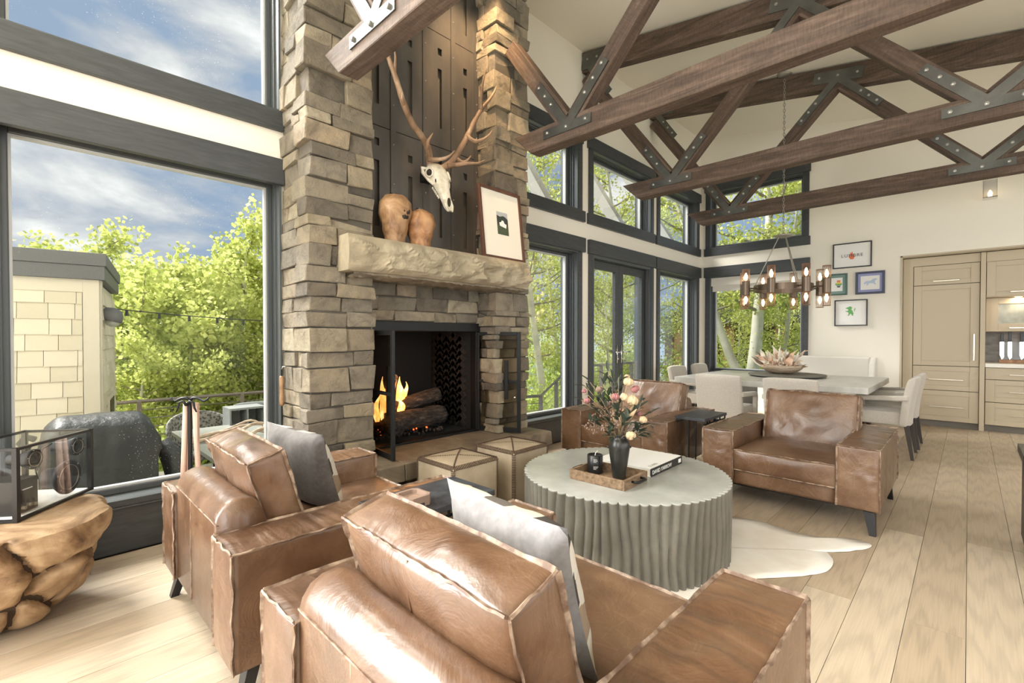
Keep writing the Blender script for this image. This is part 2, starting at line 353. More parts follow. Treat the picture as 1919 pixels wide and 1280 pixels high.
m = mat('backsplash', (0.25, 0.22, 0.19), 0.4); setc(m, ramp(m, tex(m, scale=8, detail=5, vec=(1, 1, 3)), [(0.3, (0.16, 0.14, 0.12)), (0.7, (0.36, 0.32, 0.28))]))
mat('black_satin', (0.013, 0.013, 0.014), 0.35); mat('black_rubber', (0.02, 0.02, 0.021), 0.55); mat('speaker_cone', (0.05, 0.05, 0.052), 0.5)
mat('chrome', (0.75, 0.75, 0.74), 0.15, 1.0); mat('white_paper', (0.86, 0.85, 0.82), 0.7); mat('mat_board', (0.80, 0.755, 0.66), 0.8)
m = mat('slate_top', (0.03, 0.034, 0.04), 0.42); setc(m, ramp(m, tex(m, scale=14, detail=6), [(0.35, (0.018, 0.020, 0.024)), (0.7, (0.06, 0.066, 0.075))])); bump(m, tex(m, scale=25, detail=5), 0.2, 0.004)
m = mat('ottoman_hide', (0.56, 0.47, 0.345), 0.6); setc(m, ramp(m, tex(m, scale=5, detail=5), [(0.3, (0.37, 0.295, 0.205)), (0.7, (0.50, 0.415, 0.30))])); bump(m, tex(m, scale=90), 0.12, 0.003)
mat('stitch_brown', (0.085, 0.05, 0.03), 0.8); mat('wax', (0.75, 0.70, 0.60), 0.5); mat('wick', (0.7, 0.66, 0.58), 0.9)
m = mat('vase_glaze', (0.022, 0.024, 0.021), 0.3); setc(m, ramp(m, tex(m, scale=9, detail=5, vec=(1, 1, 0.4)), [(0.35, (0.010, 0.011, 0.010)), (0.75, (0.055, 0.055, 0.047))]))
mat('leaf_dark', (0.035, 0.05, 0.032), 0.55); mat('stem_dry', (0.30, 0.22, 0.13), 0.8); mat('rose_cream', (0.62, 0.47, 0.29), 0.8); mat('rose_pink', (0.36, 0.155, 0.15), 0.8); mat('grass_plume', (0.58, 0.42, 0.26), 0.9); mat('petal_dusty', (0.24, 0.16, 0.12), 0.85)
mat('dried_peach', (0.72, 0.50, 0.36), 0.85); mat('dried_white', (0.80, 0.74, 0.63), 0.85)
m = mat('bowl_wood', (0.45, 0.34, 0.24), 0.6); setc(m, ramp(m, tex(m, scale=8, vec=(1, 1, 5), dist=1), [(0.3, (0.28, 0.19, 0.12)), (0.7, (0.60, 0.49, 0.37))]))
mat('bronze', (0.16, 0.12, 0.09), 0.4, 0.8)
m = mat('mesh_copper', (0.34, 0.20, 0.13), 0.45, 0.6)
mat('aged_steel', (0.34, 0.32, 0.28), 0.45, 0.7)
# exterior
m = mat('shingle', (0.56, 0.50, 0.38), 0.8); setc(m, ramp(m, objrand(m), [(0.0, (0.50, 0.445, 0.335)), (0.5, (0.58, 0.52, 0.40)), (1.0, (0.63, 0.57, 0.45))])); bump(m, tex(m, scale=20, vec=(3, 3, 1)), 0.2, 0.005)
mat('house_trim', (0.55, 0.50, 0.40), 0.7); mat('roof_flashing', (0.10, 0.10, 0.10), 0.6); mat('rail_brown', (0.20, 0.165, 0.125), 0.6, 0.3); mat('rail_dark', (0.10, 0.10, 0.095), 0.5, 0.4); mat('cable', (0.22, 0.20, 0.17), 0.4, 0.6)
m = mat('grill_cover', (0.018, 0.021, 0.020), 0.5); bump(m, tex(m, scale=7, detail=5), 0.6, 0.03)
mat('deck_board', (0.42, 0.39, 0.34), 0.8); mat('patio_concrete', (0.22, 0.225, 0.20), 0.5); mat('chair_leg_wood', (0.045, 0.036, 0.03), 0.5); mat('outdoor_grey', (0.20, 0.215, 0.21), 0.8)
m = mat('aspen_bark', (0.68, 0.66, 0.58), 0.8)
setc(m, mixc(m, ramp(m, tex(m, scale=2, detail=4), [(0.3, (0.52, 0.50, 0.43)), (0.7, (0.76, 0.74, 0.67))]), ramp(m, tex(m, scale=7, vec=(1, 1, 2.4), detail=3), [(0.66, g(1.0)), (0.72, g(0.10))]), 1.0))
m = mat('grey_branch', (0.30, 0.27, 0.22), 0.9)
def leaf(name, a, b):
    m = bpy.data.materials.new(name); m.use_nodes = True; M[name] = m; N = m.node_tree.nodes; L = m.node_tree.links; N.clear()
    o = N.new('ShaderNodeOutputMaterial'); d = N.new('ShaderNodeBsdfDiffuse'); t = N.new('ShaderNodeBsdfTranslucent'); x = N.new('ShaderNodeMixShader'); x.inputs[0].default_value = 0.55
    at = N.new('ShaderNodeAttribute'); at.attribute_name = 'tone'; r = N.new('ShaderNodeValToRGB')
    r.color_ramp.elements[0].color = (*a, 1); r.color_ramp.elements[1].color = (*b, 1); L.new(at.outputs['Fac'], r.inputs[0])
    L.new(r.outputs[0], d.inputs[0]); L.new(r.outputs[0], t.inputs[0]); L.new(d.outputs[0], x.inputs[1]); L.new(t.outputs[0], x.inputs[2]); L.new(x.outputs[0], o.inputs[0]); return m
leaf('aspen_leaf', (0.36, 0.42, 0.09), (0.80, 0.82, 0.32)); leaf('shrub_leaf', (0.32, 0.42, 0.09), (0.70, 0.78, 0.28))
m = mat('meadow', (0.20, 0.27, 0.08), 0.95); setc(m, ramp(m, tex(m, scale=0.8, detail=8), [(0.3, (0.13, 0.18, 0.05)), (0.7, (0.36, 0.42, 0.15))]))
m = mat('far_hill', (0.22, 0.28, 0.36), 1.0); setc(m, ramp(m, tex(m, scale=0.05, detail=8), [(0.35, (0.17, 0.24, 0.32)), (0.7, (0.33, 0.37, 0.40))]))  # blue distance haze is mixed into the hill colour
mat('house_brown', (0.20, 0.14, 0.105), 0.8); mat('brick_pillar', (0.42, 0.24, 0.16), 0.85)
# ================================================================== THE SETTING
WY, WT = 3.6, 0.25          # window wall: inner face and thickness
EX, ET = 8.74, 0.25         # far wall
CZ0, CS = 4.35, 0.166       # ceiling height at y=0 and slope
def wall_cells(name, along, openings, a0, a1, topf, d0, d1):
    """wall with rectangular openings; along='x' or 'y'"""
    mb = MB(); As = sorted({a0, a1, *[o[0] for o in openings], *[o[1] for o in openings]})
    for i in range(len(As) - 1):
        p, q = As[i], As[i+1]; mid = (p+q)/2
        ops = sorted([(o[2], o[3]) for o in openings if o[0] <= mid <= o[1]])
        z = 0.0; segs = []
        for lo, hi in ops:
            if lo > z: segs.append((z, lo, None))
            z = max(z, hi)
        segs.append((z, None, 1))
        for lo, hi, top in segs:
            if along == 'x':
                mb.box(p, q, d0, d1, lo, hi if hi is not None else topf(mid))
            else:
                if hi is not None: mb.box(d0, d1, p, q, lo, hi)
                else:
                    zp, zq = topf(p), topf(q)
                    mb.add([(d0,p,lo),(d1,p,lo),(d1,q,lo),(d0,q,lo),(d0,p,zp),(d1,p,zp),(d1,q,zq),(d0,q,zq)],
                           [(0,3,2,1),(4,5,6,7),(0,1,5,4),(1,2,6,5),(2,3,7,6),(3,0,4,7)])
    o = mb.build(name, M['wall_plaster']); o['kind'] = 'structure'; return o
ceil = lambda y: CZ0 + CS*y
LOW = [(-0.125, 1.285, 0.30, 2.43), (3.55, 4.89, 0.30, 2.37), (5.22, 6.80, 0.0, 2.37), (7.10, 8.55, 0.30, 2.37)]
UPP = [(-0.125, 1.285, 2.90, 4.72), (3.55, 4.89, 2.90, 3.75), (5.22, 6.80, 2.90, 3.75), (7.10, 8.55, 2.90, 3.75)]
wall_cells('wall_left', 'x', LOW + UPP + [(-3.9, -1.1, 0.30, 2.37), (-3.9, -1.1, 2.90, 4.5), (1.78, 2.98, 0.36, 1.36)], -4.0, EX + ET, lambda x: 4.99, WY, WY + WT)
wall_cells('wall_far', 'y', [(1.93, 3.42, 0.65, 2.37), (1.93, 3.42, 2.90, 3.93), (-3.4, 0.705, 0.0, 2.435)], -5.0, WY, lambda y: ceil(y) + 0.03, EX, EX + ET)
wall_cells('wall_rear', 'x', [(-3.0, 2.5, 0.4, 2.9), (3.2, 7.8, 0.4, 2.9)], -4.0, EX, lambda x: ceil(-5) + 0.03, -5.2, -5.0)
wall_cells('wall_right', 'y', [(-4.2, 2.8, 0.4, 3.2)], -5.0, WY, lambda y: ceil(y) + 0.03, -4.2, -4.0)
mb = MB(); x0, x1, y0, y1 = -4.2, 9.7, -5.2, 3.85
mb.add([(x0,y0,ceil(y0)),(x1,y0,ceil(y0)),(x1,y1,ceil(y1)),(x0,y1,ceil(y1)),(x0,y0,ceil(y0)+.2),(x1,y0,ceil(y0)+.2),(x1,y1,ceil(y1)+.2),(x0,y1,ceil(y1)+.2)],
       [(0,3,2,1),(4,5,6,7),(0,1,5,4),(1,2,6,5),(2,3,7,6),(3,0,4,7)])
mb.build('ceiling', M['ceiling_plaster'])['kind'] = 'structure'
# floor: every plank a piece of its own
fl = MB().box(-4.2, 9.8, -5.2, 3.85, -0.30, -0.012).build('floor', M['floor_gap']); fl['kind'] = 'structure'
R = rnd(5); y = 3.60 - 0.186; row = 0
PW = 0.1975
y = 0.39 + PW*16.0
rows = []
while y > -5.0: rows.append(y); y -= PW
for k, yt in enumerate(rows):
    x = -1.2 - R.random()*2.0 if yt > -1.4 else -4.0
    if yt < -1.5 or yt - PW < -5:      # out of view: one long board per row
        MB().box(-4.0, 9.2, max(yt - PW + 0.002, -5), yt, -0.012, 0.0).build('plank', M['oak_plank'], fl); continue
    if x > -4.0: MB().box(-4.0, x - 0.003, yt - PW + 0.002, min(yt, 3.6), -0.012, 0.0).build('plank', M['oak_plank'], fl)
    while x < 9.2:
        L_ = 1.7 + R.random()*1.3; xe = min(x + L_, 9.4)
        MB().box(x, xe - 0.002, yt - PW + 0.002, min(yt, 3.6), -0.012, R.uniform(-0.0004, 0.0004)).build('plank', M['oak_plank'], fl)
        x = xe
# black panels and baseboards under the windows
for i, (a, b) in enumerate([(-4.0, 1.30), (3.44, 5.14), (6.90, EX)]):
    mb = MB().box(a, b, WY - 0.030, WY, 0, 0.262).box(a, b, WY - 0.045, WY, 0.262, 0.275)
    mb.build('baseboard_left' if i == 0 else 'baseboard_left.%03d' % i, M['dark_trim'], bevel=0.004)['kind'] = 'structure'
for a, b in ((0.71, 3.57),):
    MB().box(EX - 0.02, EX, a, b, 0, 0.14).build('baseboard_far', M['wall_plaster'], bevel=0.004)['kind'] = 'structure'

WN = [0]
def window(along, a0, a1, z0, z1, head, sill, base, sgn, cas=0.085, ext=0.05, blind=False, specks=False, cas0=True, cas1=True, hx=None, sx=None):
    """one window: casing boards on the wall, jamb liner, sash frame, pane. base = wall face, sgn = outward direction"""
    WN[0] += 1
    w = struct('window_%d' % WN[0])
    def bx(mb, p, q, d0, d1, lo, hi):
        da, db = base + sgn*d0, base + sgn*d1
        if along == 'x': mb.box(p, q, da, db, lo, hi)
        else: mb.box(da, db, p, q, lo, hi)
    h0, h1 = hx or (a0 - cas - ext, a1 + cas + ext)
    mb = MB(); bx(mb, h0, h1, -0.045, 0, *head); mb.build('head_casing', M['dark_trim'], w, bevel=0.004)
    if sill:
        s0, s1 = sx or (a0 - cas - ext, a1 + cas + ext)
        mb = MB(); bx(mb, s0, s1, -0.040, 0, *sill); mb.build('sill_casing', M['dark_trim'], w, bevel=0.004)
    for k, (p, q, on) in enumerate(((a0 - cas, a0, cas0), (a1, a1 + cas, cas1))):
        if on:
            mb = MB(); bx(mb, p, q, -0.028, 0, sill[1] if sill else z0, head[0]); mb.build('side_casing', M['dark_trim'], w, bevel=0.003)
    mb = MB(); t = 0.014
    bx(mb, a0, a0 + t, -0.02, WT, z0, z1); bx(mb, a1 - t, a1, -0.02, WT, z0, z1); bx(mb, a0 + t, a1 - t, -0.02, WT, z1 - t, z1); bx(mb, a0 + t, a1 - t, -0.02, WT, z0, z0 + t)
    for d in (0.045, 0.075):
        bx(mb, a0 + t, a0 + t + 0.012, d, d + 0.012, z0, z1); bx(mb, a1 - t - 0.012, a1 - t, d, d + 0.012, z0, z1); bx(mb, a0, a1, d, d + 0.012, z1 - t - 0.012, z1 - t)
    mb.build('jamb_liner', M['frame_metal'], w)
    mb = MB(); f = 0.040; p, q, lo, hi = a0 + t, a1 - t, z0 + t, z1 - t
    for (pp, qq, l, h) in ((p, p + f, lo, hi), (q - f, q, lo, hi), (p + f, q - f, hi - f, hi), (p + f, q - f, lo, lo + f)):
        bx(mb, pp, qq, 0.12, 0.19, l, h)
    mb.build('sash_frame', M['frame_metal'], w, bevel=0.006)
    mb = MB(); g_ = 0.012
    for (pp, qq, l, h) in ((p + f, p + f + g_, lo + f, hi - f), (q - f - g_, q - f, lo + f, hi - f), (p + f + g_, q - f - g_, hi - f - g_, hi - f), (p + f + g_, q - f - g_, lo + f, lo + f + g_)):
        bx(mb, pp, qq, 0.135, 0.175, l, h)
    mb.build('glare_bead', M['frame_light'], w)  # pale strip stands in for outdoor glare along the glass edges
    mb = MB(); bx(mb, p + f, q - f, 0.165, 0.169, lo + f, hi - f); mb.build('pane', M['window_glass'] if specks else M['clear_glass'], w)
    if blind:
        mb = MB(); bx(mb, a0 + 0.01, a1 - 0.01, 0.01, 0.09, z1 - 0.16, z1 - 0.004); mb.build('roller_blind', M['linen_light'], w, bevel=0.01)
        mb = MB(); bx(mb, a0 + 0.03, a1 - 0.03, 0.045, 0.052, z1 - 0.26, z1 - 0.16); mb.build('blind_cloth', M['linen_light'], w)
    return w
HL, SU, HU = (2.37, 2.555), (2.76, 2.90), (3.75, 3.90)
window('x', -0.125, 1.285, 0.30, 2.43, HL, (0.275, 0.315), WY, 1, cas=0.06, ext=0, cas1=False, specks=True, hx=(-0.62, 1.30), sx=(-0.62, 1.30))
window('x', 3.55, 4.89, 0.30, 2.37, HL, (0.275, 0.315), WY, 1, specks=False, cas0=False, hx=(3.44, 5.03), sx=(3.44, 5.0))
window('x', 7.10, 8.55, 0.30, 2.37, HL, (0.275, 0.315), WY, 1)
window('x', -0.125, 1.285, 2.90, 4.72, (4.72, 4.86), SU, WY, 1, cas=0.06, ext=0, cas1=False, specks=True, hx=(-0.62, 1.30), sx=(-0.62, 1.30))
window('x', 3.55, 4.89, 2.90, 3.75, HU, SU, WY, 1, cas0=False, hx=(3.44, 4.98), sx=(3.44, 5.03))
window('x', 5.22, 6.80, 2.90, 3.75, HU, SU, WY, 1, ext=0.03)
window('x', 7.10, 8.55, 2.90, 3.75, HU, SU, WY, 1, ext=0.04)
window('y', 1.93, 3.42, 0.65, 2.37, HL, (0.55, 0.65), EX, 1, cas=0.08, ext=0.02, blind=True)
window('y', 1.93, 3.42, 2.90, 3.93, (3.93, 4.07), SU, EX, 1, cas=0.08, ext=0.02)
# french door: casing, two leaves with panes and handles
d = struct('door_1')
MB().box(5.12, 6.92, WY - 0.05, WY, *HL).build('head_casing', M['dark_trim'], d, bevel=0.004)
MB().box(5.135, 5.22, WY - 0.03, WY, 0, 2.37).build('side_casing', M['dark_trim'], d, bevel=0.003)
MB().box(6.80, 6.885, WY - 0.03, WY, 0, 2.37).build('side_casing', M['dark_trim'], d, bevel=0.003)
mb = MB().box(5.22, 5.25, WY - 0.02, WY + WT, 0, 2.37).box(6.77, 6.80, WY - 0.02, WY + WT, 0, 2.37).box(5.25, 6.77, WY - 0.02, WY + WT, 2.33, 2.37)
mb.box(6.75, 6.77, WY + 0.02, WY + 0.04, 0, 2.33); mb.build('jamb_liner', M['frame_metal'], d)
for (a, b, hs) in ((5.255, 6.005, 0), (6.015, 6.765, 1)):
    mb = MB(); s = 0.105
    for (p, q, l, h) in ((a, a + s, 0.02, 2.325), (b - s, b, 0.02, 2.325), (a + s, b - s, 2.325 - 0.115, 2.325), (a + s, b - s, 0.02, 0.26)):
        mb.box(p, q, WY + 0.06, WY + 0.11, l, h)
    lf = mb.build('door_leaf', M['dark_trim'], d, bevel=0.005)
    MB().box(a + s, b - s, WY + 0.083, WY + 0.087, 0.26, 2.21).build('pane', M['clear_glass'], lf)
    hx = b - s/2 if hs == 0 else a + s/2
    mb = MB().box(hx - 0.017, hx + 0.017, WY + 0.048, WY + 0.062, 0.90, 1.16)
    sg = -1 if hs == 0 else 1
    mb.tube([(hx, WY + 0.05, 1.06), (hx, WY + 0.0, 1.06), (hx + sg*0.02, WY - 0.008, 1.06), (hx + sg*0.13, WY - 0.006, 1.06)], 0.009, 8)
    mb.ball((hx, WY + 0.045, 0.96), 0.013); mb.build('handle', M['chrome'], lf, smooth=True)
# kitchen alcove behind the far wall
mb = MB().box(EX + ET, 9.80, 0.705, 0.80, 0, 2.435).box(9.68, 9.80, -3.5, 0.705, 0, 2.435).box(EX + ET, 9.80, -3.5, -3.4, 0, 2.435).box(EX + ET, 9.80, -3.5, 0.80, 2.435, 2.55)
mb.build('wall_kitchen', M['cabinet_paint'])['kind'] = 'structure'
mb = MB().box(EX - 0.006, EX + 0.06, 0.690, 0.71, 0, 2.435).box(EX - 0.006, EX + 0.06, -3.4, 0.71, 2.42, 2.44)
mb.build('trim_1', M['cabinet_paint'])['kind'] = 'structure'

# ================================================================== FIREPLACE
fp = thing('stone_fireplace', 'tall ledge stone fireplace with steel lined niche and open firebox', 'fireplace', (0, 0, 0))
def rough_block(x0, x1, y0, y1, z0, z1, R, j=0.009, bev=0.005):
    bm = bmesh.new()
    vs = [bm.verts.new((x, y, z)) for x in (x0, x1) for y in (y0, y1) for z in (z0, z1)]
    for f in ((0,1,3,2),(4,6,7,5),(0,4,5,1),(2,3,7,6),(0,2,6,4),(1,5,7,3)): bm.faces.new([vs[i] for i in f])
    for v in bm.verts:
        v.co += Vector((R.uniform(-j, j), R.uniform(-j, j), R.uniform(-j*0.8, j*0.8)))
    bmesh.ops.bevel(bm, geom=list(bm.edges), offset=bev, segments=1, affect='EDGES', clamp_overlap=True)
    for v in bm.verts: v.co += Vector((R.uniform(-1, 1), R.uniform(-1, 1), R.uniform(-1, 1)))*0.003
    bmesh.ops.recalc_face_normals(bm, faces=bm.faces)
    me = bpy.data.meshes.new('stone'); bm.to_mesh(me); bm.free(); return me
R = rnd(11)
infill = MB()
def add_stone(x0, x1, y0, y1, z0, z1, solo=True):
    if solo: link('stone', rough_block(x0, x1, y0, y1, z0, z1, R), M['ledge_stone'], fp)
    else: infill.box(x0, x1, y0, y1, z0, z1)
def split(a, b, lo, hi):
    out = []; x = a
    while b - x > hi:
        w = R.uniform(lo, hi); 
        if b - x - w < lo*0.7: w = (b - x)/2
        out.append((x, x + w)); x += w
    out.append((x, b)); return out
GAP = 0.005
def column(x0, x1, yf, yb, z0, zsolo, ztop):
    z = z0
    while z < ztop - 0.03:
        h = R.choice((0.055, 0.075, 0.09, 0.105, 0.12, 0.14, 0.17)); h = min(h, ztop - z)
        if ztop - z - h < 0.06: h = ztop - z
        solo = z < zsolo
        p = lambda: R.uniform(-0.020, 0.022)
        za, zb = z + GAP/2, z + h - GAP/2
        cw, cdp = R.uniform(0.14, 0.34), R.uniform(0.10, 0.26)
        if R.random() < 0.25 and h > 0.12:       # a course broken into two thin ones on the front
            add_stone(x0 + p(), x0 + cw - GAP, yf + p(), yf + cdp - GAP, za, zb, solo)
            for a, b in split(x0 + cw, x1, 0.13, 0.34):
                zm = z + h*R.uniform(0.42, 0.58)
                if b - a > 0.16:
                    add_stone(a, b - GAP, yf + p(), yf + 0.12, za, zm - GAP/2, solo); add_stone(a, b - GAP, yf + p(), yf + 0.12, zm + GAP/2, zb, solo)
                else: add_stone(a, b - GAP, yf + p(), yf + 0.12, za, zb, solo)
        else:
            add_stone(x0 + p(), x0 + cw - GAP, yf + p(), yf + cdp - GAP, za, zb, solo)
            for a, b in split(x0 + cw, x1, 0.12, 0.36): add_stone(a, b - GAP, yf + p(), yf + 0.12, za, zb, solo)
        for a, b in split(yf + cdp, yb, 0.10, 0.30): add_stone(x0 + p(), x0 + 0.11, a, b - GAP, za, zb, solo)
        z += h
column(1.285, 1.765, 3.12, 3.60, 0.0, 3.9, 4.86)
column(2.995, 3.44, 3.12, 3.40, 0.385, 4.75, 4.86)
z = 1.405
for h in (0.085, 0.115, 0.115):                          # stone lintel over the firebox
    for a, b in split(1.77, 2.99, 0.14, 0.42): add_stone(a, b - GAP, 3.355 + R.uniform(-0.01, 0.012), 3.48, z + GAP/2, z + h - GAP/2)
    z += h
ic = infill.build('upper_masonry', M['ledge_stone'], fp, bevel=0.01); ic['kind'] = 'stuff'
# cores, sides that face away, and mortar
mb = MB().box(1.31, 1.75, 3.145, 3.60, 0, 4.87).box(3.02, 3.42, 3.145, 3.60, 0, 4.87).box(1.75, 3.02, 3.42, 3.60, 1.38, 4.9).box(1.75, 3.02, 3.38, 3.60, 1.40, 1.73)
mb.box(1.29, 3.44, 3.10, 3.60, 0.0, 0.262)
mb.build('core', M['mortar'], fp)
side = MB()
for x0, x1 in ((1.72, 1.775), (3.40, 3.445)):
    z = 0.40
    while z < 4.85:
        h = R.choice((0.09, 0.12, 0.15)); h = min(h, 4.86 - z)
        for a, b in split(3.16, 3.40 if x0 < 2 else 3.6, 0.10, 0.24): side.box(x0, x1 + R.uniform(-0.008, 0.004), a, b - GAP, z + 0.004, z + h - 0.004)
        z += h
o = side.build('return_masonry', M['ledge_stone'], fp, bevel=0.008); o['kind'] = 'stuff'
# hearth slabs
for a, b in ((1.29, 1.83), (1.836, 2.62), (2.626, 3.45)):
    bm = bmesh.new(); bmesh.ops.create_grid(bm, x_segments=14, y_segments=6, size=0.5)
    me = bpy.data.meshes.new('hearth_slab'); mbx = MB()
    nx, ny = 12, 10
    vs = []; fs = []
    for k, zz in enumerate((0.262, 0.382)):
        for i in range(nx + 1):
            for j in range(ny + 1):
                x = a + (b - a)*i/nx; yy = 2.82 + (3.40 - 2.82)*j/ny
                q = fbm((x*6, yy*6, zz*5 + 3))
                ex = -0.012*q if j == 0 else 0
                vs.append((x + (0.008*q if i == nx and b > 3.4 else 0), yy + ex*1.2 + (0.01 if (j == 0 and k == 1) else 0), zz + (0.004*q if k else 0)))
    W_ = (nx + 1)*(ny + 1); I = lambda k, i, j: k*W_ + i*(ny + 1) + j
    for i in range(nx):
        for j in range(ny):
            fs.append((I(1,i,j), I(1,i+1,j), I(1,i+1,j+1), I(1,i,j+1))); fs.append((I(0,i,j), I(0,i,j+1), I(0,i+1,j+1), I(0,i+1,j)))
    for i in range(nx):
        for j in (0, ny): fs.append((I(0,i,j), I(0,i+1,j), I(1,i+1,j), I(1,i,j)))
    for j in range(ny):
        for i in (0, nx): fs.append((I(0,i,j), I(0,i,j+1), I(1,i,j+1), I(1,i,j)))
    bm.free(); mbx.add(vs, fs).build('hearth_slab', M['hearth_stone'], fp, bevel=0.006)
# rock faced mantel
def mantel():
    nx, nz = 84, 14; x0, x1, yf, yb, z0, z1 = 1.49, 3.28, 2.965, 3.42, 1.725, 1.97
    vs, fs = [], []
    def chis(x, z):
        p = Vector((x*3.2 + z*3.0, z*5.0 - x*1.2, 0.3)); q = noise.voronoi(p)[0]; c = noise.cell(p*1.0)
        e = min(1, (z - z0)/0.03)*min(1, (z1 - z)/0.045)*min(1, (x - x0)/0.10)
        return e*(0.078*(q[1] - q[0]) - 0.045 + 0.022*fbm((x*7, z*14, 0)) + 0.012*c)
    for i in range(nx + 1):
        for j in range(nz + 1):
            x = x0 + (x1 - x0)*i/nx; z = z0 + (z1 - z0)*j/nz
            vs.append((x, yf + chis(x, z) + 0.018*sin(j/nz*pi)*-1 + 0.012, z + (0.008*fbm((x*6, 1, 0)) if j == 0 else 0)))
    n0 = len(vs)
    for i in range(nx + 1):
        for j in range(nz + 1):
            x = x0 + (x1 - x0)*i/nx; z = z0 + (z1 - z0)*j/nz; vs.append((x, yb, z))
    I = lambda k, i, j: k*n0 + i*(nz + 1) + j
    for i in range(nx):
        for j in range(nz): fs.append((I(0,i,j), I(0,i+1,j), I(0,i+1,j+1), I(0,i,j+1))); fs.append((I(1,i,j), I(1,i,j+1), I(1,i+1,j+1), I(1,i+1,j)))
        for j in (0, nz): fs.append((I(0,i,j), I(0,i+1,j), I(1,i+1,j), I(1,i,j)))
    for j in range(nz):
        for i in (0, nx): fs.append((I(0,i,j), I(0,i,j+1), I(1,i,j+1), I(1,i,j)))
    MB().add(vs, fs).build('mantel', M['mantel_stone'], fp)
    # rough split underside
    mb = MB(); nx, ny = 70, 8
    vs, fs = [], []
    for i in range(nx + 1):
        for j in range(ny + 1):
            x = x0 + 0.05 + (x1 - x0 - 0.05)*i/nx; yy = yf + 0.03 + (3.36 - yf - 0.03)*j/ny
            vs.append((x, yy, z0 - 0.012 - 0.022*abs(fbm((x*11, yy*16, 2))) - 0.010*sin(pi*j/ny)))
            vs.append((x, yy, z0 + 0.01))
    I = lambda i, j, k: (i*(ny + 1) + j)*2 + k
    for i in range(nx):
        for j in range(ny): fs.append((I(i,j,0), I(i,j+1,0), I(i+1,j+1,0), I(i+1,j,0)))
        for j in (0, ny): fs.append((I(i,j,0), I(i+1,j,0), I(i+1,j,1), I(i,j,1)))
    mb.add(vs, fs).build('mantel_underside', M['ledge_stone'], fp)
mantel()
# steel panels with slots, battens and rivets in the niche
bat = [1.775, 2.085, 2.40, 2.705, 2.985]
for i in range(4):
    x0, x1 = bat[i] + 0.004, bat[i+1] - 0.004; xc = (x0 + x1)/2 + 0.01
    for (za, zb, s0, s1, q0, q1) in ((1.975, 2.955, 2.16, 2.685, 2.80, 2.86), (2.961, 3.955, 3.13, 3.65, 3.77, 3.83), (3.961, 4.88, 4.14, 4.64, 4.74, 4.80)):
        if i in (0, 2): dz = 0.0
        else: dz = -0.06
        mb = MB(); w = 0.022; yf, yb = 3.385, 3.397
        mb.box(x0, xc - w, yf, yb, za, zb).box(xc + w, x1, yf, yb, za, zb)
        for lo, hi in ((za, s0 + dz), (s1 + dz, q0 + dz), (q1 + dz, zb)): mb.box(xc - w, xc + w, yf, yb, lo, hi)
        mb.build('steel_panel', M['patina_steel'], fp)
for i, xb in enumerate(bat):
    b = MB().box(xb - 0.024, xb + 0.024, 3.372, 3.386, 1.975, 4.88).build('batten', M['patina_steel'], fp)
    for k in range(9): MB().ball((xb, 3.371, 2.2 + 0.32*k), 0.007, 6, 4).build('rivet', M['bolt_steel'], b)
# firebox: surround, inner walls, floor
mb = MB().box(1.77, 2.99, 3.335, 3.42, 1.325, 1.402).box(1.77, 1.825, 3.34, 3.42, 0.385, 1.325).box(2.945, 2.99, 3.34, 3.42, 0.385, 1.325).box(1.77, 2.99, 3.34, 3.44, 0.384, 0.40)
mb.build('firebox_surround', M['black_iron'], fp, bevel=0.004)
mb = MB(); yb = 4.05
mb.box(1.80, 1.83, 3.42, yb, 0.36, 1.36).box(2.95, 2.98, 3.42, yb, 0.36, 1.36).box(1.80, 2.98, yb, yb + 0.03, 0.36, 1.36).box(1.80, 2.98, 3.42, yb, 1.33, 1.36).box(1.80, 2.98, 3.42, yb, 0.36, 0.392)
mb.build('firebox_lining', M['soot'], fp)
hb = MB()                                                  # herringbone brick on the right hand lining
bl, bw = 0.15, 0.05
for i in range(-4, 16):
    for j in range(-12, 16):
        for o_ in (0, 1):
            u, v = (i*bl*0.70711 + j*bw*1.41421*0.5, 0)[0:2]
            cx = 3.42 + (i + o_*0.5)*bl*0.7071 + 0.02; cz = 0.42 + j*bw*1.4142 + (i % 2)*0.035
            if not (3.50 < cx < 3.98 and 0.45 < cz < 1.27): continue
            a = radians(45 if o_ == 0 else -45); ca, sa = cos(a), sin(a)
            pts = [(-bl/2, -bw/2), (bl/2, -bw/2), (bl/2, bw/2), (-bl/2, bw/2)]
            P = [(cx + (p*ca - q*sa)*0.92, cz + (p*sa + q*ca)*0.86) for p, q in pts]
            hb.prism(P, 2.938, 2.951, 'x')
o = hb.build('herringbone_brick', M['fire_brick'], fp); o['kind'] = 'stuff'
# glazed iron doors, both swung open
def fdoor(hx, hy, ang, handle_side):
    dl = MB(); w, t, z0, z1, f = 0.445, 0.022, 0.392, 1.322, 0.034
    rot = Matrix.Translation((hx, hy, 0)) @ Matrix.Rotation(ang, 4, 'Z')
    dl.m = rot
    dl.box(0, f, -t/2, t/2, z0, z1).box(w - f, w, -t/2, t/2, z0, z1).box(f, w - f, -t/2, t/2, z1 - f, z1).box(f, w - f, -t/2, t/2, z0, z0 + f + 0.01).box(f, w - f, -t/2, t/2, 0.85, 0.875)
    o = dl.build('door', M['black_iron'], fp, bevel=0.003)
    p = MB(); p.m = rot; p.box(f, w - f, -0.003, 0.003, z0 + f, z1 - f).build('pane', M['smoked_glass'], o)
    h = MB(); h.m = rot; s = handle_side
    h.box(w - 0.15, w - 0.115, s*t/2, s*(t/2 + 0.022), 0.70, 1.06).build('handle', M['black_iron'], o, bevel=0.004)
    k = MB(); k.m = rot; k.ball((w - 0.05, s*(t/2 + 0.012), 0.72), 0.014, 8, 6).build('latch', M['chrome'], o, smooth=True)
fdoor(1.835, 3.355, radians(-95), 1)
